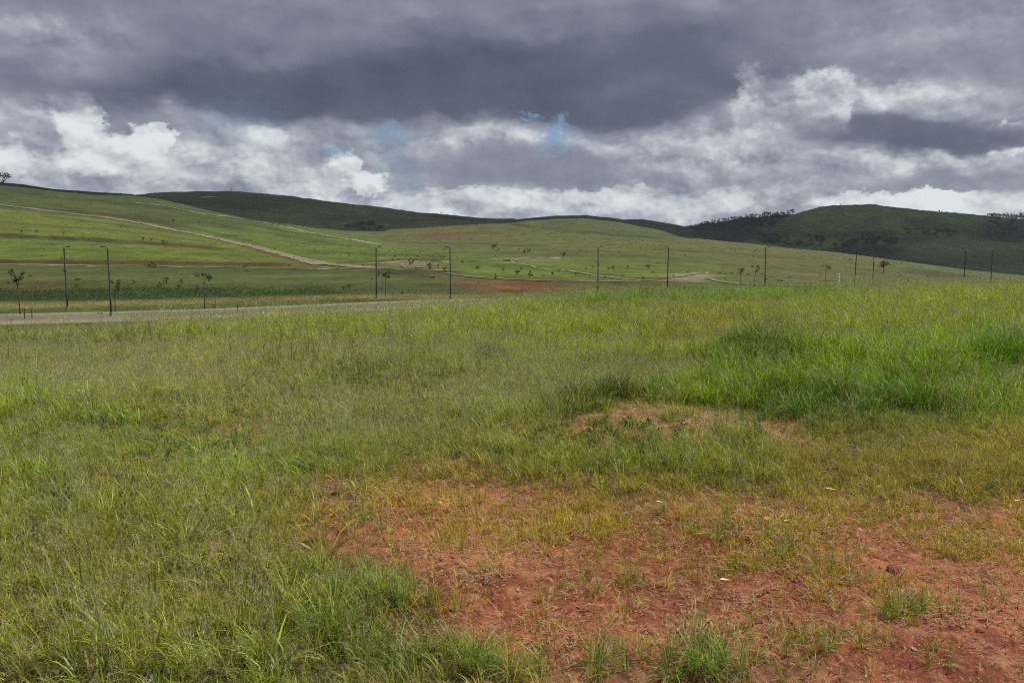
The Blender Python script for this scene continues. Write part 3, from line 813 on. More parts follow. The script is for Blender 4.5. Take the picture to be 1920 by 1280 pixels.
def make_lamp(name='lamp_post'):
    root = empty(name, (0, 0, 0))
    bm = bmesh.new(); box(bm, (0, 0, .03), (.42, .42, .06), .01); tube(bm, [(0, 0, .05), (0, 0, .45)], [.17, .15], 10); bobj('base', bm, M_kerb, root)
    bm = bmesh.new(); tube(bm, [(0, 0, .05), (0, 0, 2.2), (0, 0, 2.25), (0, 0, 6.6), (0, 0, 6.95)], [.10, .098, .085, .078, .07], 10); bobj('pole', bm, M_pole, root, True)
    bm = bmesh.new(); tube(bm, [(0, 0, 6.6), (.04, 0, 6.84), (.14, 0, 6.95), (.26, 0, 6.98)], [.05, .05, .045, .04], 8); bobj('arm', bm, M_pole, root, True)
    hd = bmesh.new(); box(hd, (.46, 0, 7.0), (.46, .2, .09), .03); h = bobj('lamp_head', hd, M_head, root)
    ln = bmesh.new(); box(ln, (.48, 0, 6.935), (.36, .2, .03), .01); bobj('lens', ln, M_lens, h)
    bm = bmesh.new(); box(bm, (0, -.11, 4.3), (.18, .12, .3), .02); bobj('junction_box', bm, M_pole, root)
    return root
def copy_tree(o, parent=None):
    c = o.copy(); C.objects.link(c); c.parent = parent
    for ch in list(o.children): copy_tree(ch, c)
    return c
lamp0 = make_lamp()
LAMPS = [  # photo column, distance, heading of the arm in degrees, label
    (127, 88.5, 20, 'thin dark lamp post on the far side of the street, leftmost of the row'),
    (209, 80.5, 180, 'tall dark lamp post rising from the near edge of the street at left'),
    (706, 109, 0, 'dark lamp post with its arm to the right, near the dark round sapling'),
    (845, 106, 180, 'dark lamp post with its arm to the left, standing near the red dirt patch'),
    (1121, 122, 5, 'dark lamp post behind the grass edge, first to the right of the red dirt patch'),
    (1251, 128, 180, 'dark lamp post just left of the pale gravel patch behind the grass'),
    (1434, 138, 0, 'dark lamp post between the thin saplings and the pale gravel patch'),
    (1602, 144, 180, 'dim lamp post just right of the white gate post'),
    (1636, 178, 0, 'shorter looking distant lamp post left of the round orange tinted tree'),
    (1806, 150, 185, 'dim lamp post before the dark hill, second from the right edge'),
    (1857, 165, 0, 'dim lamp post before the dark hill, nearest the right edge'),
]
for i, (x, D, rz, lab) in enumerate(LAMPS):
    o = lamp0 if i == 0 else copy_tree(lamp0)
    p = spot(x, D); o.location = (p.x, p.y, p.z - .02); o.rotation_euler = (rng.normal() * .008, rng.normal() * .008, math.radians(rz + rng.uniform(-6, 6)))
    if x > 1500: o.location.z = max(o.location.z, ROAD_Z - (1.4 if x == 1636 else .6))
    tag(o, lab, 'lamp post', 'lamp posts along the street')

# ------------------------------------------------------------------ trees, saplings, shrubs
def leaf_material(name, c1, c2, trans=.25):
    m = bpy.data.materials.new(name); m.use_nodes = True; nt = m.node_tree; nt.nodes.clear(); q = G(nt)
    vc = q.n('ShaderNodeVertexColor', layer_name='tint'); sp_ = q.n('ShaderNodeSeparateColor'); q.put(sp_.inputs[0], vc.outputs[0])
    col = q.mixc(sp_.outputs[0], c1, c2)
    oi = q.n('ShaderNodeObjectInfo')
    col = q.v('SCALE', col, scale=q.rng(oi.outputs['Random'], 0, 1, .8, 1.2, False))
    d = q.n('ShaderNodeBsdfDiffuse'); q.put(d.inputs[0], col)
    t = q.n('ShaderNodeBsdfTranslucent'); q.put(t.inputs[0], col)
    mx = q.n('ShaderNodeMixShader'); mx.inputs[0].default_value = trans
    nt.links.new(d.outputs[0], mx.inputs[1]); nt.links.new(t.outputs[0], mx.inputs[2])
    out = q.n('ShaderNodeOutputMaterial'); nt.links.new(mx.outputs[0], out.inputs[0])
    return m
M_leaf = leaf_material('leaf_dark_green', (.03, .046, .018), (.075, .10, .036))
M_leaf2 = leaf_material('leaf_olive', (.05, .065, .022), (.10, .12, .04))
M_leaf3 = leaf_material('leaf_rusty', (.07, .06, .022), (.16, .095, .04))
M_leafw = leaf_material('leaf_far_wood', (.034, .046, .032), (.07, .088, .052))
def foliage(r, clusters, per, size, squash=1.0, jitter=.35):
    """leaf faces gathered in clumps; returns verts, faces, colours"""
    V, Fc, Cc = [], [], []
    for (cx, cy, cz, cr) in clusters:
        for _ in range(per):
            d = r.normal(size=3); d /= np.linalg.norm(d); rad = cr * r.uniform(.45, 1.05)
            p = np.array([cx, cy, cz]) + d * rad * np.array([1, 1, squash])
            a = r.normal(size=3); a /= np.linalg.norm(a); b = np.cross(a, r.normal(size=3)); b /= np.linalg.norm(b) + 1e-9
            s = size * r.uniform(.6, 1.3); k = len(V)
            V += [tuple(p - a * s), tuple(p + b * s * .55), tuple(p + a * s), tuple(p - b * s * .55)]
            Fc.append((k, k + 1, k + 2, k + 3)); c = r.uniform(0, 1)
            Cc += [(c, c, c)] * 4
    return V, Fc, Cc
def make_tree(kind, seed, h, mat):
    r = np.random.default_rng(seed)
    name, cat = {'sapling': ('sapling', 'sapling'), 'shrub': ('shrub', 'shrub'), 'tree': ('tree', 'tree'), 'pine': ('tall_tree', 'tree')}[kind]
    root = empty(name, (0, 0, 0)); bm = bmesh.new()
    if kind == 'sapling':
        lean = r.uniform(-.2, .2, 2)
        top = Vector((lean[0], lean[1], h * .72)); tube(bm, [(0, 0, -.1), (lean[0] * .3, lean[1] * .3, h * .35), top], [.055, .045, .03], 6)
        cl = []
        for k in range(r.integers(4, 7)):
            a = r.uniform(0, 6.28); e = top + Vector((math.cos(a) * h * r.uniform(.06, .2), math.sin(a) * h * r.uniform(.06, .2), h * r.uniform(.02, .27)))
            tube(bm, [top * .9, top.lerp(e, .5) + Vector((0, 0, .03)), e], [.022, .016, .01], 5); cl.append((*e, h * r.uniform(.05, .10)))
        V, Fc, Cc = foliage(r, cl, 34, h * .025)
    elif kind == 'shrub':
        cl = []
        for k in range(r.integers(6, 10)):
            a = r.uniform(0, 6.28); q_ = r.uniform(0, .42) * h; e = Vector((math.cos(a) * q_ * 1.3, math.sin(a) * q_ * 1.3, h * r.uniform(.25, .8)))
            tube(bm, [(0, 0, -.1), e * .5 + Vector((0, 0, .05)), e], [.05 * h / 2, .03 * h / 2, .01], 5); cl.append((*e, h * r.uniform(.14, .24)))
        V, Fc, Cc = foliage(r, cl, 32, h * .06)
    elif kind == 'tree':
        top = Vector((r.uniform(-.3, .3), 0, h * .45)); tube(bm, [(0, 0, -.3), (0.05, 0, h * .2), top], [h * .035, h * .027, h * .018], 8)
        cl = [(0, 0, h * .72, h * .16)]
        for k in range(9):
            a = k * 2.4 + r.uniform(-.4, .4); q_ = h * r.uniform(.12, .30); e = Vector((math.cos(a) * q_, math.sin(a) * q_, h * r.uniform(.45, .86)))
            tube(bm, [top * .85, top.lerp(e, .5) + Vector((0, 0, h * .03)), e], [h * .013, h * .009, h * .004], 5); cl.append((*e, h * r.uniform(.10, .17)))
        V, Fc, Cc = foliage(r, cl, 42, h * .035)
    else:
        tube(bm, [(0, 0, -1), (0, 0, h * .5), (0, 0, h * .93)], [h * .02, h * .013, h * .004], 6); cl = []
        for k in range(9):
            z = h * (.35 + .6 * k / 9); a = k * 2.1; q_ = h * .10 * (1 - .6 * k / 9); cl.append((math.cos(a) * q_, math.sin(a) * q_, z, h * r.uniform(.07, .12) * (1.15 - .6 * k / 9)))
            tube(bm, [(0, 0, z - h * .05), (math.cos(a) * q_, math.sin(a) * q_, z)], [h * .006, h * .003], 4)
        V, Fc, Cc = foliage(r, cl, 26, h * .035, 1.2)
    bobj('trunk' if kind != 'shrub' else 'stems', bm, M_bark, root, True)
    c = mesh_obj('crown', V, Fc, mat, root); add_color(c.data, np.array(Cc))
    return root
protos = {}
def place(kind, var, mat, loc, h, label, group=None, cat=None, rz=None):
    key = (kind, var, mat.name)
    hp = {'sapling': 4.2, 'shrub': 2.0, 'tree': 7.0, 'pine': 22.0}[kind]
    if key not in protos: protos[key] = o = make_tree(kind, 100 + var * 7 + len(kind), hp, mat)
    else: o = copy_tree(protos[key])
    s = h / hp; o.scale = (s, s, s); o.location = loc; o.rotation_euler = (0, 0, rng.uniform(0, 6.28) if rz is None else rz)
    tag(o, label, cat or {'sapling': 'sapling', 'shrub': 'shrub', 'tree': 'tree', 'pine': 'tree'}[kind], group)
    return o
def px_h(D, n): return n * D / F
SAP = [(38, 81, 84, 0, 'dark leaved sapling on the street edge near the left frame edge'),
       (216, 84, 62, 1, 'low bushy sapling touching the tall left lamp post'),
       (384, 88, 74, 2, 'spindly small crowned sapling between the left lamp posts and the street bend'),
       (723, 112, 46, 0, 'round dark sapling just right of the third lamp post'),
       (1388, 132, 44, 3, 'round topped sapling left of the middle right lamp post'),
       (1414, 138, 48, 1, 'faint spindly sapling close to the middle right lamp post'),
       (1547, 150, 50, 2, 'spindly sapling left of the white gate post'),
       (1166, 150, 20, 1, 'short sapling behind the grass, just right of the fifth lamp post')]
for x, D, n, v, lab in SAP:
    p = spot(x, D); place('sapling', v, M_leaf if x < 1000 else M_leaf2, p, px_h(D, n) * (1 if x < 1000 else .85), lab, 'saplings planted along the street')
for x, y0, y1, lab in [(46, 577, 597, 'short leaning stake right of the dark leaved sapling'), (60, 574, 597, 'second short stake right of the dark leaved sapling, farther from its trunk'),
                       (403, 563, 581, 'short stake right of the spindly sapling by the street'), (445, 570, 585, 'low stake in the grass verge left of the street bend')]:
    D = 7 * F / (y1 - 462.0); p = spot(x, D); hgt = px_h(D, y1 - y0)
    bm = bmesh.new(); tube(bm, [(0, 0, -.2), (.04, 0, hgt * .6), (.09, .02, hgt)], [.06, .055, .045], 6)
    o = bobj('stake', bm, M_stake); o.location = p; tag(o, lab, 'stake', 'wooden stakes along the street')
p = spot(1571, 130); gp = empty('gate_post', p)
bm = bmesh.new(); box(bm, (0, 0, 1.3), (.3, .3, 2.9), .02); bobj('post', bm, M_white, gp).rotation_euler.z = -.7
bm = bmesh.new(); box(bm, (0, 0, 2.79), (.37, .37, .08), .02); bobj('cap', bm, M_white, gp).rotation_euler.z = -.7
for z in (.8, 1.6):
    bm = bmesh.new(); box(bm, (-1.72, 0, z), (3.1, .06, .1), .01); bobj('rail', bm, M_stake, gp)
tag(gp, 'white gate post with two dull rails behind the grass edge at right', 'gate post')

p = at(1657, 512, 130); place('tree', 0, M_leaf3, p, px_h(p.y, 27), 'rusty tinted round tree on the far slope right of the white gate post')
p = at(5, 343, 400); place('shrub', 0, M_leaf, p, px_h(p.y, 24), 'dark bushy tree on the hill crest at the left frame edge', cat='tree')
p = at(-12, 343, 400); place('tree', 1, M_leaf, p, px_h(p.y, 26), 'dark tree on the hill crest cut by the left frame edge')
FARS = [(925, 467, 11), (932, 471, 8), (984, 475, 9), (992, 474, 8), (1056, 481, 10), (972, 470, 5), (1088, 472, 4), (1284, 481, 5)]
for i, (x, y, n) in enumerate(FARS):
    p = at(x, y, 130); place('shrub', i % 4, M_leaf, p, px_h(p.y, n), 'small dark shrub dotted on the olive hillside above the pale track', 'shrubs on the olive hillside')
MIDS = [(896, 506, 9), (943, 510, 9), (928, 523, 10), (969, 515, 11), (977, 508, 8), (994, 519, 12), (1035, 517, 9), (1080, 519, 10), (1150, 505, 8), (1140, 506, 6), (1177, 506, 9), (1206, 525, 8),
        (1216, 503, 9), (1112, 505, 7), (1262, 520, 6), (1135, 523, 6), (1106, 520, 5)]
for i, (x, y, n) in enumerate(MIDS):
    p = at(x, y, 130); place(('shrub', 'tree')[i % 3 == 1], i % 3, M_leaf, p, px_h(p.y, n), 'small bush in the bright green field right of the red dirt patch', 'bushes in the bright green field', cat='bush')
RUB = [(748, 498, 12), (768, 497, 14), (790, 500, 12), (806, 506, 14), (822, 511, 16), (836, 510, 12), (858, 490, 9), (866, 494, 7), (812, 489, 11), (828, 487, 9), (851, 480, 9)]
for i, (x, y, n) in enumerate(RUB):
    p = at(x, y, 130); place(('sapling', 'shrub')[i % 2], i % 4, M_leaf2 if i % 3 else M_leaf, p, px_h(p.y, n), 'scrubby plant around the grey gravel patch between the third and fourth lamp posts', 'scrub around the gravel patch', cat='bush')
p = at(285, 502, 130); place('shrub', 2, M_leaf, p, px_h(p.y, 11), 'wide green bush on the pale track right of the tall left lamp post').scale.x *= 2.2
p = at(307, 457, 130); place('shrub', 1, M_leaf, p, px_h(p.y, 8), 'wide dark bush on the terrace line of the left field').scale.x *= 1.6
LEF = [(42, 438, 8), (70, 437, 7), (120, 440, 5), (268, 451, 8), (282, 452, 7), (115, 486, 5), (326, 417, 6), (412, 450, 4)]
for i, (x, y, n) in enumerate(LEF):
    p = at(x, y, 130); place('shrub', i % 3, M_leaf, p, px_h(p.y, n), 'tiny shrub dotted over the terraced left fields', 'shrubs on the terraced fields')
VAL = [(142, 540, 9), (250, 534, 10), (300, 540, 12), (312, 532, 13), (334, 541, 9), (340, 533, 11), (240, 543, 8), (370, 543, 8), (645, 545, 10), (655, 541, 9), (755, 552, 8), (710, 517, 9), (719, 519, 9)]
for i, (x, y, n) in enumerate(VAL):
    p = at(x, y, 95); place('shrub', i % 4, M_leaf2, p, px_h(p.y, n), 'small olive weed bush in the field just beyond the street', 'weed bushes beyond the street', cat='bush')

# woods on the far hills
def hill_spot(x, D, R):
    X = (x - 960) / F * D * cp
    a = np.array([x], float); return X, float(table_height(a, np.array([D], float), R)[0])
for i in range(16):                                     # dark copse in the fold of the long ridge
    x = 650 + 72 * (i + rng.uniform(-.3, .3)) / 16; y = 428 + 13 * (x - 650) / 72 + rng.uniform(-1, 2)
    D = 1560 + rng.uniform(0, 90); X, z = hill_spot(x, D, H2R)
    z = max(z, float(z_of(np.array(D), y + 3)))
    place('tree', i % 3, M_leafw, (X, D, z - 1), px_h(D, rng.uniform(13, 20) * (1.25 if 665 < x < 700 else .8)), 'dark tree in the copse below the long dark ridge', 'copse below the long ridge')
crest_h = H4R[4]
def crest_tree(x, n, i, lab, grp):
    D = 3150 + rng.uniform(-60, 60); X, z = hill_spot(x, D, H4R)
    place('pine' if i % 3 == 1 else 'tree', i % 3, M_leafw, (X, D, z - px_h(D, n) * .25), px_h(D, n * 1.35), lab, grp)
i = 0
for x in np.arange(1312, 1486, 5.2):
    xx = x + rng.uniform(-2, 2); crest_tree(xx, rng.uniform(6, 9) + (2.5 if xx > 1390 and rng.random() < .4 else 0), i, 'tree of the wooded skyline left of the round green hill', 'skyline trees left of the round hill'); i += 1
for x in list(np.arange(1848, 1930, 5.0)):
    crest_tree(x + rng.uniform(-2, 2), rng.uniform(8, 12) + (3 if x > 1900 else 0), i, 'tree of the wooded skyline at the right frame edge', 'skyline trees at the right edge'); i += 1
for x, n in ((1757, 5), (1762, 5)): crest_tree(x, n, i, 'tiny tree on the right shoulder of the round green hill', 'tiny trees on the hill shoulder'); i += 1
crest_tree(1572, 3.2, 1, 'tiny lone tree on top of the round green hill', None)
for x, n in ((438, 5), (828, 5), (852, 4)):
    D = 2230; X, z = hill_spot(x, D, H2R); place('tree', 0, M_leafw, (X, D, z - .5), px_h(D, n), 'tiny tree on the crest of the long dark ridge', 'tiny trees on the long ridge')
D = 1700; X, z = hill_spot(1080, D, H3R); place('tree', 1, M_leafw, (X, D, z), px_h(D, 9), 'lone dark tree on the green knoll at the centre of the skyline')


for x, y, w, h, lab in [(788, 503, 18, 2.5, 'long pale concrete slab lying beside the grey gravel patch'), (812, 521, 13, 5, 'small pale block among the brown weeds left of the fourth lamp post'),
                        (950, 490, 14, 4, 'pale block at the left end of the middle track')]:
    p = at(x, y, 130); bm = bmesh.new(); box(bm, (0, 0, 0), (px_h(p.y, w), px_h(p.y, w) * .5, px_h(p.y, h)), .08)
    for v in bm.verts: v.co += Vector(rng.normal(size=3)) * .05
    o = bobj('concrete_block', bm, M_kerb); o.location = p + Vector((0, 0, px_h(p.y, h) * .4)); o.rotation_euler = (0.03, .05, rng.uniform(-.3, .3)); tag(o, lab, 'concrete block')

# labels of look-alikes in a row: told apart by their order from the left
ONES = 'first second third fourth fifth sixth seventh eighth ninth tenth eleventh twelfth thirteenth fourteenth fifteenth sixteenth seventeenth eighteenth nineteenth'.split()
def nth(k): return ONES[k - 1] if k < 20 else (('twentieth', 'thirtieth')[k // 10 - 2] if k % 10 == 0 else ('twenty-', 'thirty-', 'forty-')[k // 10 - 2] + ONES[k % 10 - 1])
ORD = {'skyline trees left of the round hill': 'dark skyline tree on the wooded ridge left of the round hill',
       'bushes in the bright green field': 'small bush in the bright green field right of the red dirt',
       'skyline trees at the right edge': 'dark skyline tree at the right edge of the frame',
       'copse below the long ridge': 'dark tree of the copse under the long ridge',
       'weed bushes beyond the street': 'olive weed bush in the field beyond the street',
       'scrub around the gravel patch': 'scrubby plant by the grey gravel patch',
       'shrubs on the terraced fields': 'tiny shrub on the terraced left fields',
       'shrubs on the olive hillside': 'small dark shrub on the olive hillside',
       'tiny trees on the long ridge': 'tiny tree on the crest of the long dark ridge',
       'tiny trees on the hill shoulder': 'tiny tree on the right shoulder of the round hill'}
for grp, txt in ORD.items():
    mem = sorted([o for o in C.objects if o.get('group') == grp], key=lambda o: o.location.x / o.location.y)
    for k, o in enumerate(mem): o['label'] = '%s, %s from the left' % (txt, nth(k + 1))
#ENDOBJECTS
# ------------------------------------------------------------------ grass
def grass_material(name, dry=(.34, .26, .14), trans=.34, gloss=.03):
    m = bpy.data.materials.new(name); m.use_nodes = True; nt = m.node_tree; nt.nodes.clear(); q = G(nt)
    ins = q.n('ShaderNodeAttribute', attribute_type='INSTANCER', attribute_name='tint')
    vc = q.n('ShaderNodeVertexColor', layer_name='blade'); sp_ = q.n('ShaderNodeSeparateColor'); q.put(sp_.inputs[0], vc.outputs[0])
    hgt, rnd, dr = sp_.outputs[0], sp_.outputs[1], sp_.outputs[2]
    base = q.v('SCALE', ins.outputs['Color'], scale=q.rng(q.m('POWER', rnd, 2.2), 0, 1, .62, 2.0, False))
    tip = q.v('MULTIPLY', base, (1.18, 1.13, .95))
    col = q.mixc(q.rng(hgt, .3, 1.0, 0, 1), base, tip)
    col = q.mixc(dr, col, dry)
    d = q.n('ShaderNodeBsdfDiffuse'); q.put(d.inputs[0], col)
    t = q.n('ShaderNodeBsdfTranslucent'); q.put(t.inputs[0], q.v('MULTIPLY', col, (1.1, 1.15, .6)))
    gl = q.n('ShaderNodeBsdfGlossy'); gl.inputs['Roughness'].default_value = .5; gl.inputs['Color'].default_value = (.9, .92, .85, 1)
    mx = q.n('ShaderNodeMixShader'); mx.inputs[0].default_value = trans
    nt.links.new(d.outputs[0], mx.inputs[1]); nt.links.new(t.outputs[0], mx.inputs[2])
    m2 = q.n('ShaderNodeMixShader'); m2.inputs[0].default_value = gloss
    nt.links.new(mx.outputs[0], m2.inputs[1]); nt.links.new(gl.outputs[0], m2.inputs[2])
    out = q.n('ShaderNodeOutputMaterial'); nt.links.new(m2.outputs[0], out.inputs[0])
    return m
M_grass = grass_material('grass_blades')
M_weed = grass_material('weed_leaves', gloss=0.0)
M_seed = grass_material('grass_seed_heads', (.52, .46, .35))

class Tuft:
    def __init__(s, seed): s.r = np.random.default_rng(seed); s.V, s.F, s.C = [], [], []
    def strip(s, pts, widths, side, rnd, dry=0.0):
        k = len(s.V); n = len(pts)
        for i, (p, w) in enumerate(zip(pts, widths)):
            s.V += [p - side * w / 2, p + side * w / 2]; s.C += [(i / (n - 1), rnd, dry)] * 2
        s.F += [(k + 2 * i, k + 2 * i + 1, k + 2 * i + 3, k + 2 * i + 2) for i in range(n - 1)]
    def blade(s, base, h, w, lean, ang, dry=0.0, seg=4, droop=.6):
        r = s.r; dirh = np.array([math.cos(ang), math.sin(ang), 0]); side = np.array([-math.sin(ang + r.uniform(-.8, .8)), math.cos(ang), 0])
        pts, ws = [], []
        for i in range(seg + 1):
            t = i / seg; out = lean * h * (t ** 1.6); z = h * (t - droop * lean * t ** 2.4)
            pts.append(base + dirh * out + np.array([0, 0, z])); ws.append(w * (1 - t ** 2.2) + w * .06)
        s.strip(pts, ws, side, r.uniform(), dry); return pts
    def panicle(s, p, d, ln, n, rnd, dry=.75):
        r = s.r
        for k in range(n):
            t = k / n; a = r.uniform(0, 6.28); o = np.array([math.cos(a), math.sin(a), r.uniform(.4, 1.2)]); o /= np.linalg.norm(o)
            b = p + d * ln * t; l = ln * r.uniform(.25, .5) * (1.05 - t); e = b + o * l
            sd = np.cross(o, [0, 0, 1.0]); sd /= np.linalg.norm(sd) + 1e-9
            s.strip([b, e], [.0014, .0012], sd, rnd, dry)
            for q_ in range(2):
                c = b + o * l * r.uniform(.55, 1.0); s.strip([c - np.array([0, 0, .009]), c, c + np.array([0, 0, .010])], [.002, .009, .002], sd, rnd, dry)
    def build(s, name, mat):
        V = np.array(s.V); me_o = mesh_obj(name, [tuple(v) for v in V], s.F, mat, link=False)
        a = me_o.data.color_attributes.new('blade', 'FLOAT_COLOR', 'POINT'); c = np.ones((len(V), 4), np.float32); c[:, :3] = np.array(s.C)
        a.data.foreach_set('color', c.ravel()); return me_o
def t_lush(seed, n=26, hh=(.25, .5), w=.006, rad=.07, dry=.14, lean=(.15, .9)):
    t = Tuft(seed)
    for _ in range(n):
        a = t.r.uniform(0, 6.28); q_ = rad * math.sqrt(t.r.uniform()); b = np.array([math.cos(a) * q_, math.sin(a) * q_, -.015])
        t.blade(b, t.r.uniform(*hh), w * t.r.uniform(.7, 1.2), t.r.uniform(*lean), a + t.r.uniform(-.9, .9), float(t.r.random() < dry))
    return t
def t_seed(seed, n=5):
    t = t_lush(seed, 9, (.12, .3), .0035, .06, .25)
    for _ in range(n):
        a = t.r.uniform(0, 6.28); b = np.array([math.cos(a), math.sin(a), 0]) * .05 * t.r.uniform()
        P = t.blade(b, t.r.uniform(.38, .6), .0022, t.r.uniform(.05, .45), a, .45, 4, .3)
        d = P[-1] - P[-2]; d /= np.linalg.norm(d); t.panicle(P[-1] - d * .02, d, t.r.uniform(.07, .13), 9, t.r.uniform(), t.r.uniform(.5, .95))
    return t
def t_short(seed, n=16, hh=(.04, .14), w=.0035, dry=.25, rad=.05):
    return t_lush(seed, n, hh, w, rad, dry, (.1, 1.0))
def t_litter(seed, n=20):
    t = Tuft(seed)
    for _ in range(n):
        a = t.r.uniform(0, 6.28); b = np.array([t.r.normal() * .07, t.r.normal() * .07, t.r.uniform(.004, .03)]); l = t.r.uniform(.012, .045)
        d = np.array([math.cos(a), math.sin(a), t.r.uniform(-.1, .25)]); side = np.array([-math.sin(a), math.cos(a), 0])
        t.strip([b, b + d * l * .5 + [0, 0, .0012], b + d * l], [.002, .0042, .0016], side, t.r.uniform(), t.r.uniform(.35, 1.0) ** 1.0)
    return t
def t_weed(seed, n=15):
    t = Tuft(seed)
    for k in range(n):
        a = k * 2.4; z0 = t.r.uniform(0, .09); l = t.r.uniform(.04, .08); d = np.array([math.cos(a), math.sin(a), t.r.uniform(.1, .7)]); side = np.array([-math.sin(a), math.cos(a), 0])
        b = np.array([math.cos(a) * .015, math.sin(a) * .015, z0])
        t.strip([b, b + d * l * .3, b + d * l * .65, b + d * l + [0, 0, -.015]], [.004, .018, .021, .003], side, t.r.uniform(), 0.0)
    t.blade(np.array([0, 0, 0.]), .13, .005, .2, 1.0); return t
def t_tall(seed):      # tall arching pasture grass with broad blades
    return t_lush(seed, 30, (.4, .85), .010, .10, .06, (.15, .8))
def t_stalk(seed):
    t = Tuft(seed)
    for _ in range(t.r.integers(2, 5)):
        a = t.r.uniform(0, 6.28); b = np.array([t.r.normal() * .04, t.r.normal() * .04, -.01]); h = t.r.uniform(.3, .62)
        P = t.blade(b, h, .007, t.r.uniform(.02, .25), a, .35, 5, .2)
        for k in range(9):
            u = .25 + .72 * k / 9; i = min(4, int(u * 5)); p = P[i] * (1 - (u * 5 - i)) + P[i + 1] * (u * 5 - i)
            an = k * 2.4 + t.r.uniform(-.5, .5); l = h * .16 * (1.2 - u); d = np.array([math.cos(an), math.sin(an), .5]); sd = np.array([-math.sin(an), math.cos(an), 0])
            t.strip([p, p + d * l * .5, p + d * l], [.003, .013, .002], sd, t.r.uniform(), .15)
    return t
PALETTE = {}
def palette(name, makers):
    col = bpy.data.collections.new(name)
    for i, (mk, mat) in enumerate(makers):
        o = mk.build('%s_%02d' % (name, i), mat); col.objects.link(o)
    PALETTE[name] = (col, len(makers)); return col
palette('lush', [(t_lush(200 + i), M_grass) for i in range(5)])
palette('seed', [(t_seed(300 + i), M_seed) for i in range(5)])
palette('short', [(t_short(400 + i), M_grass) for i in range(5)])
M_straw = grass_material('dry_straw', (.30, .225, .145), .15, 0.0)
palette('litter', [(t_litter(500 + i), M_straw) for i in range(4)])
palette('weed', [(t_weed(600 + i), M_weed) for i in range(3)])
palette('coarse', [(t_lush(750 + i, 13, (.12, .34), .011, .06, .1, (.3, 1.2)), M_grass) for i in range(4)])
palette('stalk', [(t_stalk(770 + i), M_weed) for i in range(4)])
palette('tall', [(t_tall(700 + i), M_grass) for i in range(4)])

def scatter(name, label, pal, X, Y, Zoff, scale, tint, tilt=.15, sz=None):
    """one 'stuff' object: tufts instanced on the given ground points"""
    n = len(X)
    Z = height(X, Y) + Zoff
    col, cnt = PALETTE[pal]
    me = bpy.data.meshes.new(name); me.vertices.add(n); me.vertices.foreach_set('co', np.stack([X, Y, Z], 1).astype(np.float32).ravel())
    def attr(nm, typ, key, data):
        a = me.attributes.new(nm, typ, 'POINT'); a.data.foreach_set(key, data.ravel())
    attr('rot', 'FLOAT_VECTOR', 'vector', np.stack([rng.normal(0, tilt, n), rng.normal(0, tilt, n), rng.uniform(0, 6.28, n)], 1).astype(np.float32))
    sc3 = np.stack([scale, scale, scale * (1 if sz is None else sz)], 1)
    attr('scl', 'FLOAT_VECTOR', 'vector', sc3.astype(np.float32))
    attr('idx', 'INT', 'value', rng.integers(0, cnt, n).astype(np.int32))
    c = np.ones((n, 4), np.float32); c[:, :3] = np.clip(tint, .003, 1); attr('tint', 'FLOAT_COLOR', 'color', c)
    o = bpy.data.objects.new(name, me); C.objects.link(o)
    nt = bpy.data.node_groups.new(name + '_scatter', 'GeometryNodeTree')
    nt.interface.new_socket('Geometry', in_out='INPUT', socket_type='NodeSocketGeometry')
    nt.interface.new_socket('Geometry', in_out='OUTPUT', socket_type='NodeSocketGeometry')
    N = nt.nodes; gi, go = N.new('NodeGroupInput'), N.new('NodeGroupOutput')
    iop = N.new('GeometryNodeInstanceOnPoints'); ci = N.new('GeometryNodeCollectionInfo')
    ci.inputs['Collection'].default_value = col; ci.inputs['Separate Children'].default_value = True; ci.inputs['Reset Children'].default_value = True
    iop.inputs['Pick Instance'].default_value = True
    def na(nm, dt):
        k = N.new('GeometryNodeInputNamedAttribute'); k.data_type = dt; k.inputs['Name'].default_value = nm; return k.outputs['Attribute']
    nt.links.new(gi.outputs[0], iop.inputs['Points']); nt.links.new(ci.outputs[0], iop.inputs['Instance'])
    nt.links.new(na('idx', 'INT'), iop.inputs['Instance Index'])
    e2r = N.new('FunctionNodeEulerToRotation'); nt.links.new(na('rot', 'FLOAT_VECTOR'), e2r.inputs[0]); nt.links.new(e2r.outputs[0], iop.inputs['Rotation'])
    nt.links.new(na('scl', 'FLOAT_VECTOR'), iop.inputs['Scale'])
    nt.links.new(iop.outputs[0], go.inputs[0])
    md = o.modifiers.new('scatter', 'NODES'); md.node_group = nt
    tag(o, label, 'grass' if pal != 'weed' else 'weeds', kind='stuff'); return o

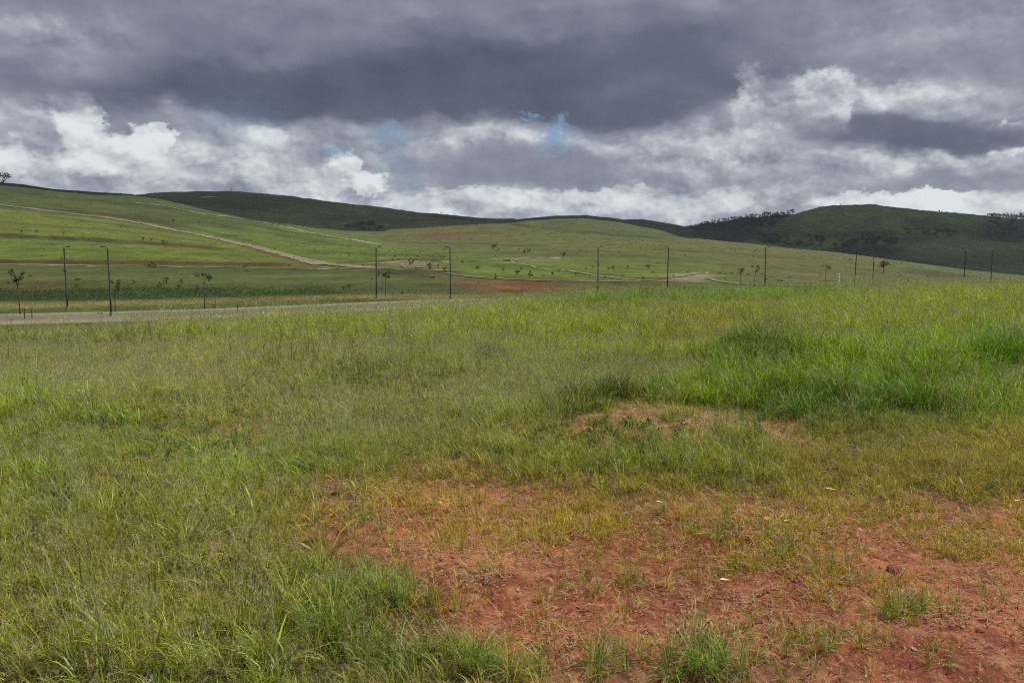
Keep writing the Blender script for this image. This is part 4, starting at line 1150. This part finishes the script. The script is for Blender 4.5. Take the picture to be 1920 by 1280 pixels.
def far_wood():
    cols = bpy.data.collections.new('wood_crowns')
    for k in range(4):
        r = np.random.default_rng(900 + k)
        cl = [(r.normal() * .35, r.normal() * .35, .45 + r.uniform(-.15, .3), r.uniform(.25, .45)) for _ in range(6)]
        V, Fc, Cc = foliage(r, cl, 26, .13); o = mesh_obj('wood_crown', V, Fc, M_leafw, link=False); add_color(o.data, np.array(Cc)); cols.objects.link(o)
    PALETTE['wood'] = (cols, 4)
    n = 9000; D = np.sqrt(rng.uniform(150 ** 2, 1250 ** 2, n)); t = rng.uniform(-.72, .72, n); X, Y = D * t, D
    k = (fbm(X / 70, Y / 70, 3, 411) + .35 * rng.normal(size=n) > .38); X, Y = X[k], Y[k]
    o = scatter('pasture_tussocks', 'low dark tussocks dotted over the far green slopes', 'wood', X, Y, .0, rng.uniform(.25, .8, len(X)) * (1 + Y / 1200), np.ones((len(X), 3)) * .3, .1, .55)
    o['category'] = 'tussocks'
    X, Y, Z = [], [], []
    for (x0, x1, D0, D1, n, R) in ((1285, 1475, 2820, 3120, 330, H4R), (1850, 2000, 2600, 3100, 200, H4R), (1420, 1600, 2350, 2600, 120, H4R), (1580, 1680, 1900, 2060, 90, H5R), (1690, 1800, 2500, 2700, 60, H4R)):
        for _ in range(n):
            x, D = rng.uniform(x0, x1), rng.uniform(D0, D1)
            if fbm(np.array([x / 30.0]), np.array([D / 90.0]), 3, 333)[0] < -.12: continue
            a, z = hill_spot(x, D, R); X.append(a); Y.append(D); Z.append(z)
    X, Y, Z = np.array(X), np.array(Y), np.array(Z)
    o = scatter('far_woods', 'dark woods covering the shoulders of the far right hills', 'wood', X, Y, Z - height(X, Y), rng.uniform(6, 12, len(X)), np.ones((len(X), 3)) * .3, .1)
    o['category'] = 'woods'
def fan_points(D0, D1, dens, half=.80):
    """random points in the fan of view between two distances"""
    n = int(dens * half * (D1 ** 2 - D0 ** 2))
    D = np.sqrt(rng.uniform(D0 ** 2, D1 ** 2, n)); t = rng.uniform(-half, half, n)
    return D * t, D
def zone(px, py, x, y, rx, ry, soft=.6): return 1 - sstep(1 - soft, 1 + soft, np.hypot((px - x) / rx, (py - y) / ry))
GK = 1.5
def field(X, Y):
    px, py, bare, och, m_red, strip = cover_maps(X, Y)
    w = fbm(X * .5, Y * .5, 4, 151); w2 = fbm(X * 2.2, Y * 2.2, 3, 152)
    qx, qy = px + 110 * w + 30 * w2, py + 26 * w + 10 * w2
    c = np.tile(lin((108, 118, 58)), (len(X), 1)); h = np.full(len(X), .8)
    def mixin(m, rgb, hh=None):
        nonlocal c, h
        c = c * (1 - m[:, None]) + lin(rgb) * m[:, None]
        if hh is not None: h = h * (1 - m) + hh * m
    mixin(sstep(745, 650, qy) * .95, (122, 136, 28), .85)                       # yellow-green far band
    mixin(zone(qx, qy, 450, 730, 560, 95), (124, 132, 78), .7)                # greyish seeding band
    mixin(zone(qx, qy, 860, 760, 330, 60), (114, 124, 76), .75)
    mixin(zone(qx, qy, 80, 640, 170, 45), (104, 118, 72), .6)
    mixin(zone(qx, qy, 1620, 740, 450, 110, .9) * .9, (98, 122, 38), 1.15)               # lush right
    mixin(zone(qx, qy, 740, 705, 120, 35, .9) * .8, (92, 116, 40), 1.0)
    mixin(zone(qx, qy, 1600, 830, 230, 40), (66, 90, 38), 1.05)  # foot of the lush grass, its shade put into the tint
    mixin(zone(qx, qy, 1430, 690, 60, 45, .9), (60, 90, 34), 1.3)
    mixin(zone(qx, qy, 1895, 710, 70, 60, .9), (66, 94, 36), 1.15)
    mixin(zone(qx, qy, 1160, 795, 90, 30), (62, 80, 36), 1.1)
    mixin(zone(qx, qy, 890, 680, 50, 20), (50, 66, 32), 1.0)
    mixin(zone(px, py, 1150, 560, 480, 18, .5), (72, 108, 26), 1.15)           # dark green crest
    mixin(zone(qx, qy, 1500, 640, 300, 30), (116, 128, 40), .9)
    mixin(zone(qx, qy, 1320, 640, 140, 50), (120, 124, 50), .85)
    mixin(zone(qx, qy, 150, 900, 420, 90), (106, 132, 48), .85)                # green left
    mixin(zone(qx, qy, 170, 1100, 380, 200), (116, 122, 60), .85)
    mixin(zone(qx, qy, 60, 770, 110, 40), (112, 138, 36), .8)
    mixin(sstep(820, 900, qy) * sstep(1300, 1600, qx), (122, 118, 60), .6)
    mixin(m_red, (140, 126, 62), .5)
    dull = sstep(.1, .8, fbm(X * .8, Y * .8, 3, 161)); c = c * (1 + .22 * sstep(-.2, .7, fbm(X * 3.2, Y * 3.2, 3, 163))[:, None] - .08); c = c * (1 - .25 * dull[:, None]) + lin((122, 112, 60)) * (.25 * dull[:, None])
    c = c * (1 + .26 * fbm(X * 1.4, Y * 1.4, 3, 162)[:, None] + .18 * rng.normal(size=(len(X), 1)))
    c = c * (1 + .05 * rng.normal(size=c.shape))
    l_ = (c @ np.array([.3, .6, .1]))[:, None]; c = l_ + (c - l_) * 1.22
    return px, py, qx, qy, bare, och, m_red, strip, np.clip(c, .003, 1) * GK, h
def keep(m, *arr): return [a[m] for a in arr]
def on_plateau(X, Y, margin=2.5):
    return np.hypot(X, Y) * np.cos(np.minimum(np.abs(np.arctan2(X, Y)), .87)) < edge(azx(np.arctan2(X, Y))) + margin

def build_grass():
    # main sward
    parts = []
    for (D0, D1, dens, s) in ((1.2, 3.0, 220, .46), (3.0, 6.5, 260, .50), (6.5, 13, 150, .66), (13, 33, 80, .98)):
        X, Y = fan_points(D0, D1, dens); parts.append(np.stack([X, Y, np.full(len(X), s)]))
    X, Y, S0 = np.concatenate(parts, 1)
    px, py, qx, qy, bare, och, mr, st, c, h = field(X, Y)
    cl = np.clip(.5 + .75 * fbm(X * 1.9, Y * 1.9, 4, 171), 0, 1.1)
    keepp = (rng.random(len(X)) < np.clip(1 - 1.15 * bare, 0, 1) * np.clip(.45 + .9 * cl, 0, 1)) & on_plateau(X, Y)
    X, Y, S0, c, h, px, py, qx, qy, cl = keep(keepp, X, Y, S0, c, h, px, py, qx, qy, cl)
    sc = S0 * h * (.55 + .75 * cl) * rng.uniform(.7, 1.25, len(X))
    tall = (h > 1.02) & (rng.random(len(X)) < .55)
    seedy = (~tall) & (rng.random(len(X)) < np.clip(.24 + .6 * zone(qx, qy, 560, 750, 640, 120) + .28 * zone(qx, qy, 260, 1080, 460, 240) + .2 * zone(qx, qy, 1650, 860, 300, 60), 0, .8))
    r_ = ~(tall | seedy)
    scatter('grass', 'green meadow grass covering the plateau in the foreground', 'lush', X[r_], Y[r_], 0, sc[r_], c[r_])
    scatter('tall_grass', 'taller broad bladed grass on the right side and along the plateau edge', 'tall', X[tall], Y[tall], 0, sc[tall] * .72, c[tall])
    cs = c[seedy] * .7 + lin((160, 162, 116)) * .38 * GK
    scatter('seeding_grass', 'greyish seeding grass with thin stems across the middle of the meadow', 'seed', X[seedy], Y[seedy], 0, sc[seedy] * .95, cs, .2)
    # coarse pale green grass at the left, and stalky weeds in the far half
    X, Y = fan_points(1.3, 8, 60); px, py, qx, qy, bare, och, mr, st, c, h = field(X, Y)
    k = (rng.random(len(X)) < (.3 * sstep(1000, 400, qx) + .05) * sstep(-.2, .5, fbm(X * 1.2, Y * 1.2, 3, 175)) * (1 - bare)); X, Y, c = keep(k, X, Y, c)
    scatter('coarse_grass', 'coarse light green grass with broad blades in the left foreground', 'coarse', X, Y, 0, rng.uniform(.5, 1.0, len(X)), c * .68 + lin((110, 120, 66)) * .22, .2)
    X, Y = fan_points(7.5, 27, 11); px, py, qx, qy, bare, och, mr, st, c, h = field(X, Y)
    k = (rng.random(len(X)) < .15 + .9 * sstep(0, .5, fbm(X * .7, Y * .7, 3, 176))) & on_plateau(X, Y, .5) & (bare < .3); X, Y, c = keep(k, X, Y, c)
    scatter('stalky_weeds', 'dark stalky weeds standing above the far half of the meadow', 'stalk', X, Y, 0, rng.uniform(.5, 1.0, len(X)), np.tile(lin((76, 84, 40)), (len(X), 1)) * rng.uniform(.6, 1.5, (len(X), 1)), .12)
    # short undergrowth everywhere near, sparse on the soil
    parts = []
    for (D0, D1, dens, s) in ((1.2, 3.0, 500, .6), (3.0, 7, 900, .66), (7, 13, 380, .95)):
        X, Y = fan_points(D0, D1, dens); parts.append(np.stack([X, Y, np.full(len(X), s)]))
    X, Y, S0 = np.concatenate(parts, 1)
    px, py, qx, qy, bare, och, mr, st, c, h = field(X, Y)
    cl = .5 + .5 * fbm(X * 2.6, Y * 2.6, 3, 181)
    pr = np.where(mr > .3, och * (.30 + 1.3 * cl ** 1.5), 1 - .6 * bare)
    k = (rng.random(len(X)) < pr) & on_plateau(X, Y)
    X, Y, S0, c, cl = keep(k, X, Y, S0, c, cl)
    c = c * .7 + lin((150, 134, 56)) * .3 * GK
    scatter('short_grass', 'short sparse grass growing through the red soil', 'short', X, Y, 0, S0 * (.6 + .8 * cl) * rng.uniform(.6, 1.4, len(X)), c, .25)
    # green clumps standing on the red soil
    X, Y = fan_points(2.0, 9.5, 9)
    px, py, qx, qy, bare, och, mr, st, c, h = field(X, Y)
    cl = fbm(X * 1.3, Y * 1.3, 3, 191)
    k = (mr > .3) & (rng.random(len(X)) < .25 + .9 * sstep(.0, .5, cl)); X, Y, c = keep(k, X, Y, c)
    n0 = len(X); SPOTS = [(870, 1235, 9, .5), (905, 1265, 9, .5), (960, 1262, 7, .45), (1085, 1255, 8, .45), (1160, 1235, 5, .4), (1330, 1235, 9, .5), (1370, 1262, 8, .5), (1290, 1262, 6, .45), (1545, 1210, 7, .3), (1610, 1215, 4, .35),
             (1500, 1070, 5, .4), (1335, 1000, 7, .4), (1400, 1010, 6, .35), (1230, 985, 5, .35), (1405, 1085, 6, .3), (1560, 1085, 9, .25), (1640, 1150, 6, .3), (1690, 1150, 9, .45), (1420, 1190, 4, .3), (1830, 1150, 6, .3), (1150, 1100, 9, .3),
             (700, 1110, 12, .5), (760, 1150, 10, .45), (650, 1090, 12, .5), (620, 1180, 14, .5), (740, 1250, 9, .45), (700, 990, 7, .4), (1490, 1240, 5, .35), (1700, 1000, 6, .3), (1400, 865, 12, .55), (1350, 825, 7, .45), (1780, 1235, 4, .3)]
    ex = np.array([(a_ + rng.normal() * 38, b_ + rng.normal() * 12, s_) for a_, b_, n_, s_ in SPOTS for _ in range(n_)])
    exy = np.array([ground_at(a_, b_) for a_, b_, _ in ex]); X = np.concatenate([X, exy[:, 0]]); Y = np.concatenate([Y, exy[:, 1]]); c = np.concatenate([c, np.tile(lin((96, 118, 44)) * GK, (len(ex), 1))])
    c = c * .5 + lin((96, 118, 48)) * .5 * GK
    scatter('grass_clumps', 'small green grass clumps standing alone on the red soil', 'lush', X, Y, 0, np.concatenate([rng.uniform(.14, .34, n0), ex[:, 2] * rng.uniform(.55, 1.05, len(ex))]), c, .2)
    # straw litter
    X, Y = fan_points(1.5, 12, 110)
    px, py, qx, qy, bare, och, mr, st, c, h = field(X, Y)
    k = rng.random(len(X)) < np.clip(.12 + .5 * bare + .5 * st + .25 * sstep(.1, .6, fbm(X, Y, 3, 195)), 0, 1); X, Y, c = keep(k, X, Y, c)
    scatter('straw', 'dry pale straw lying scattered on the soil', 'litter', X, Y, .004, rng.uniform(.5, 1.3, len(X)), np.tile(lin((150, 120, 78)), (len(X), 1)) * rng.uniform(.5, 1.25, (len(X), 1)), .05)
    # broad-leaved weeds
    X, Y = fan_points(2.2, 12, 120)
    px, py, qx, qy, bare, och, mr, st, c, h = field(X, Y)
    m = np.clip(.02 + .9 * zone(px, py, 1120, 862, 180, 24) + .8 * zone(px, py, 1250, 880, 90, 16) + .9 * zone(px, py, 1400, 862, 32, 22) + .5 * zone(qx, qy, 430, 860, 180, 60) + .3 * zone(qx, qy, 1160, 800, 80, 20), 0, 1) * (1 - .9 * mr)
    k = rng.random(len(X)) < m; X, Y = keep(k, X, Y)
    scatter('leafy_weeds', 'dark green broad leaved weeds on the straw strip and in the grass', 'weed', X, Y, 0, rng.uniform(.3, .7, len(X)), np.tile(lin((68, 92, 44)) * .9, (len(X), 1)) * rng.uniform(.7, 1.3, (len(X), 1)), .3)
    # rough verge grass beyond the street
    n = 15000
    D = np.sqrt(rng.uniform(88 ** 2, 150 ** 2, n)); t = rng.uniform(-.78, .78, n); X, Y = D * t, D
    tx, ty = project(X, Y, height(X, Y)); cc = far_colors(X, Y, height(X, Y)) * 1.5
    rd = np.array([[p.x, p.y] for p in resample(smooth_line([Vector((p.x, p.y, 0)) for p in road_c]), 3)])
    dist = np.min(np.hypot(X[:, None] - rd[None, :, 0], Y[:, None] - rd[None, :, 1]), axis=1)
    k = (dist > 6.6); X, Y, cc, ty = keep(k, X, Y, cc, ty)
    dark = zone(project(X, Y, height(X, Y))[0], ty, 250, 551, 420, 12)
    scatter('verge_grass', 'rough grass on the flat ground beyond the street', 'tall', X, Y, 0, (.34 + .42 * dark) * rng.uniform(.6, 1.4, len(X)), cc * (1 + .15 * rng.normal(size=(len(X), 1))))
    # embankment between plateau and street
    n = 26000
    R = rng.uniform(0, 1, n); t = rng.uniform(-.8, .8, n); az_ = np.arctan(t)
    D = edge(azx(az_)) + 2 + R * 50; X, Y = D * t, D
    dist = np.min(np.hypot(X[:, None] - rd[None, ::2, 0], Y[:, None] - rd[None, ::2, 1]), axis=1)
    k = dist > 5.2; X, Y = keep(k, X, Y)
    scatter('bank_grass', 'grass on the bank that falls from the plateau to the street', 'tall', X, Y, 0, rng.uniform(.7, 1.3, len(X)) * .9, np.tile(lin((98, 112, 44)) * GK, (len(X), 1)) * rng.uniform(.75, 1.25, (len(X), 1)))
build_grass()
far_wood()

# a few tall seeding stems leaning at the lower left
def stem_plant(x, y, h, lean, ang, seed, lab):
    X, Y = ground_at(x, y); z = float(height(X, Y)); t = Tuft(seed)
    for k in range(3):
        P = t.blade(np.array([t.r.normal() * .02, t.r.normal() * .02, -.01]), h * t.r.uniform(.8, 1.05), .0045, lean * t.r.uniform(.8, 1.2), ang + t.r.uniform(-.25, .25), .25, 6, .25)
        d = P[-1] - P[-2]; d /= np.linalg.norm(d); t.panicle(P[-1] - d * .03, d, .14, 16, .5, .6)
    for k in range(9): t.blade(np.array([t.r.normal() * .02, t.r.normal() * .02, -.01]), t.r.uniform(.15, .35), .007, t.r.uniform(.3, .9), t.r.uniform(0, 6.28), 0.0)
    o = t.build('grass_plant', M_stem); C.objects.link(o); o.location = (X, Y, z); return tag(o, lab, 'grass plant', 'tall seeding grass plants')
M_stem = grass_material('stem_grass', (.42, .36, .19))
nt_ = M_stem.node_tree
for nd in list(nt_.nodes):
    if nd.type == 'ATTRIBUTE':
        rgbn = nt_.nodes.new('ShaderNodeRGB'); rgbn.outputs[0].default_value = (.15, .19, .05, 1)
        for l in list(nd.outputs['Color'].links): nt_.links.new(rgbn.outputs[0], l.to_socket)
for x, y, h, lean, a, sd, lab in [(135, 1270, .62, .35, 2.6, 1, 'tall pale seeding grass leaning left near the bottom left corner'),
                                  (205, 1255, .66, .35, 2.5, 2, 'tall pale seeding grass, second from the bottom left corner'),
                                  (285, 1262, .70, .30, 2.4, 3, 'tallest yellowish seeding grass stem in the lower left meadow'),
                                  (440, 1180, .42, .15, 1.2, 4, 'dark upright grass plant with broad leaves in the lower left meadow'),
                                  (530, 1270, .34, .30, 2.3, 5, 'short leaning seeding grass left of the red soil at the bottom')]:
    stem_plant(x, y, h, lean, a, sd, lab)

# ------------------------------------------------------------------ stones, clods, fallen leaves
M_stone = simple_mat('dark_red_stone', lin((128, 66, 60), .9), var=.3, scale=60, bump=.004)
M_clod = simple_mat('red_clod', lin((150, 84, 58), .85), var=.25, scale=60, bump=.004)
M_pale = simple_mat('pale_stone', lin((196, 166, 130), .85), var=.2, scale=60, bump=.003)
def rock(name, x, y, size, mat, seed, lab, grp=None, cat='stone'):
    r = np.random.default_rng(seed); bm = bmesh.new(); bmesh.ops.create_icosphere(bm, subdivisions=2, radius=1)
    sx_, sy_, sz_ = r.uniform(.8, 1.2), r.uniform(.6, 1), r.uniform(.45, .75)
    planes = [(Vector(r.normal(size=3)).normalized(), r.uniform(.6, .85)) for _ in range(9)]
    for v in bm.verts:
        p = v.co.copy()
        for n_, d_ in planes:
            e = p.dot(n_) - d_
            if e > 0: p -= n_ * e
        v.co = Vector((p.x * sx_, p.y * sy_, p.z * sz_)) * size
    o = bobj(name, bm, mat); X, Y = ground_at(x, y); o.location = (X, Y, float(height(X, Y)) + size * .2); o.rotation_euler = (0, 0, r.uniform(0, 6))
    return tag(o, lab, cat, grp)
rock('stone', 1676, 1080, .042, M_stone, 5, 'dark purplish red stone lying on bare soil at lower right')
rock('stone', 1562, 1066, .02, M_stone, 6, 'small dark red stone left of the purplish stone')
rock('stone', 1838, 1195, .022, M_stone, 8, 'small dark stone on the soil near the bottom right corner')
rock('stone', 1735, 1055, .018, M_stone, 9, 'tiny dark stone just right of the purplish stone')
# crumbly clods and chips as a scatter
def t_rock(seed, mat):
    r = np.random.default_rng(seed); bm = bmesh.new(); bmesh.ops.create_icosphere(bm, subdivisions=1, radius=1)
    for v in bm.verts: v.co = Vector((v.co.x * r.uniform(.7, 1.2), v.co.y * r.uniform(.6, 1.1), v.co.z * r.uniform(.4, .8)))
    me = bpy.data.meshes.new('clod'); bm.to_mesh(me); bm.free(); me.materials.append(mat); return bpy.data.objects.new('clod', me)
colr = bpy.data.collections.new('clods')
for k in range(6): colr.objects.link(t_rock(800 + k, (M_clod, M_clod, M_clod, M_pale, M_pale, M_stone)[k]))
PALETTE['clods'] = (colr, 6)
X, Y = fan_points(1.5, 10, 150); px, py, bare, och, mr, st = cover_maps(X, Y)
k = rng.random(len(X)) < .1 + .8 * np.maximum(mr, st) * np.clip(.4 + fbm(X * 2, Y * 2, 3, 201), 0, 1); X, Y = X[k], Y[k]
o = scatter('pebbles', 'crumbs of red earth and small pebbles on the bare soil', 'clods', X, Y, .001, .0035 + .013 * rng.random(len(X)) ** 3, np.ones((len(X), 3)) * .3, .6)
o['category'] = 'pebbles'
# fallen leaves
def leaf_mat(name, rgb):
    return simple_mat(name, lin(rgb, .85), var=.15, scale=80, bump=.001, rough=.7)
M_lf1, M_lf2 = leaf_mat('fallen_leaf_cream', (232, 208, 150)), leaf_mat('fallen_leaf_yellow', (196, 164, 74))
def fallen(x, y, L_, W_, mat, rz, lab, seed):
    r = np.random.default_rng(seed); bm = bmesh.new(); n = 6; top = []
    for s_ in (0, 1):
        row = []
        for i in range(n + 1):
            t = i / n; w = W_ * math.sin(math.pi * min(.97, max(.04, t)) ** .8); row.append([Vector((L_ * (t - .5), sgn * w / 2, .25 * L_ * (t - .5) ** 2 + abs(sgn) * w * .25 + .002 * s_)) for sgn in (-1, 0, 1)])
        top.append([[bm.verts.new(p) for p in q_] for q_ in row])
    for s_ in (0, 1):
        for a, b in zip(top[s_][:-1], top[s_][1:]):
            for k in (0, 1):
                f = (a[k], b[k], b[k + 1], a[k + 1]); bm.faces.new(f if s_ else f[::-1])
    o = bobj('fallen_leaf', bm, mat, None, True); X, Y = ground_at(x, y); o.location = (X, Y, float(height(X, Y)) + .03); o.rotation_euler = (r.uniform(-.2, .2), r.uniform(-.2, .2), rz)
    return tag(o, lab, 'leaf', 'fallen leaves on the red soil')
for args in [(1556, 948, .075, .028, M_lf1, .1, 'long cream coloured fallen leaf on the red soil, largest of the leaves', 1),
             (1438, 1000, .05, .038, M_lf2, 1.1, 'yellow fallen leaf below and left of the long cream leaf', 2),
             (1466, 997, .03, .018, M_lf1, .4, 'small pale leaf just right of the yellow fallen leaf', 3),
             (1648, 942, .045, .018, M_lf2, .5, 'thin yellowish leaf right of the long cream leaf', 4),
             (1475, 1010, .04, .012, M_lf1, .1, 'narrow pale leaf below the small pale leaf', 5),
             (1905, 968, .035, .018, M_lf1, .2, 'pale leaf at the right frame edge on the red soil', 6),
             (1358, 1110, .05, .022, M_lf1, .3, 'cream leaf on the soil above the three bottom grass clumps', 7),
             (1237, 970, .05, .022, M_lf1, .0, 'cream leaf on the ochre grass left of all other leaves', 8)]:
    fallen(*args)
# ------------------------------------------------------------------ unseen cloud deck, added to shade the far hills, and the air
def shading_cloud_deck():
    m = bpy.data.materials.new('cloud_white'); m.use_nodes = True
    b = m.node_tree.nodes['Principled BSDF']; b.inputs['Base Color'].default_value = (.8, .8, .82, 1); b.inputs['Roughness'].default_value = 1
    r = np.random.default_rng(5); bm = bmesh.new()
    ALT = 2000.0; off = ALT / math.tan(SUN_EL); ox, oy = math.sin(SUN_AZ) * off, math.cos(SUN_AZ) * off
    for gx in np.arange(-3300, 4200, 260):
        for gy in np.arange(1000, 4300, 260):
            x, y = gx + r.uniform(-90, 90), gy + r.uniform(-90, 90)
            u = 960 + F * x / y
            start = prof(u, (-600, 800), (0, 900), (260, 1150), (500, 1560), (900, 1560), (1000, 1780), (1200, 1720), (1300, 1560), (1560, 1560), (1920, 1500), (2700, 1500))
            if y < start + 120 or fbm(x / 900, y / 900, 3, 301) < (-.33 if x < 0 else -9): continue
            s = r.uniform(150, 230) if x < -100 else r.uniform(230, 300)
            res = bmesh.ops.create_icosphere(bm, subdivisions=2, radius=1)
            for v in res['verts']:
                k = 1 + .18 * math.sin(v.co.x * 5 + gx) * math.cos(v.co.y * 4 + gy)
                v.co = Vector((v.co.x * s * k + x + ox, v.co.y * s * k + y + oy, ALT + v.co.z * s * (.5 if v.co.z > 0 else .15)))
    o = bobj('clouds', bm, m, None, True)
    tag(o, 'unseen cloud deck above the frame, added to shade the far hills', 'clouds', kind='stuff')
shading_cloud_deck()
def haze():
    m = bpy.data.materials.new('haze_air'); m.use_nodes = True; nt = m.node_tree; nt.nodes.clear()
    v = nt.nodes.new('ShaderNodeVolumePrincipled'); v.inputs['Color'].default_value = (.80, .88, 1.0, 1); v.inputs['Density'].default_value = 3.0e-5; v.inputs['Anisotropy'].default_value = .2
    out = nt.nodes.new('ShaderNodeOutputMaterial'); nt.links.new(v.outputs[0], out.inputs['Volume'])
    bm = bmesh.new(); box(bm, (0, 1000, 170), (9400, 7000, 620)); o = bobj('haze', bm, m); tag(o, 'thin haze over the valley', 'haze', kind='stuff')
haze()
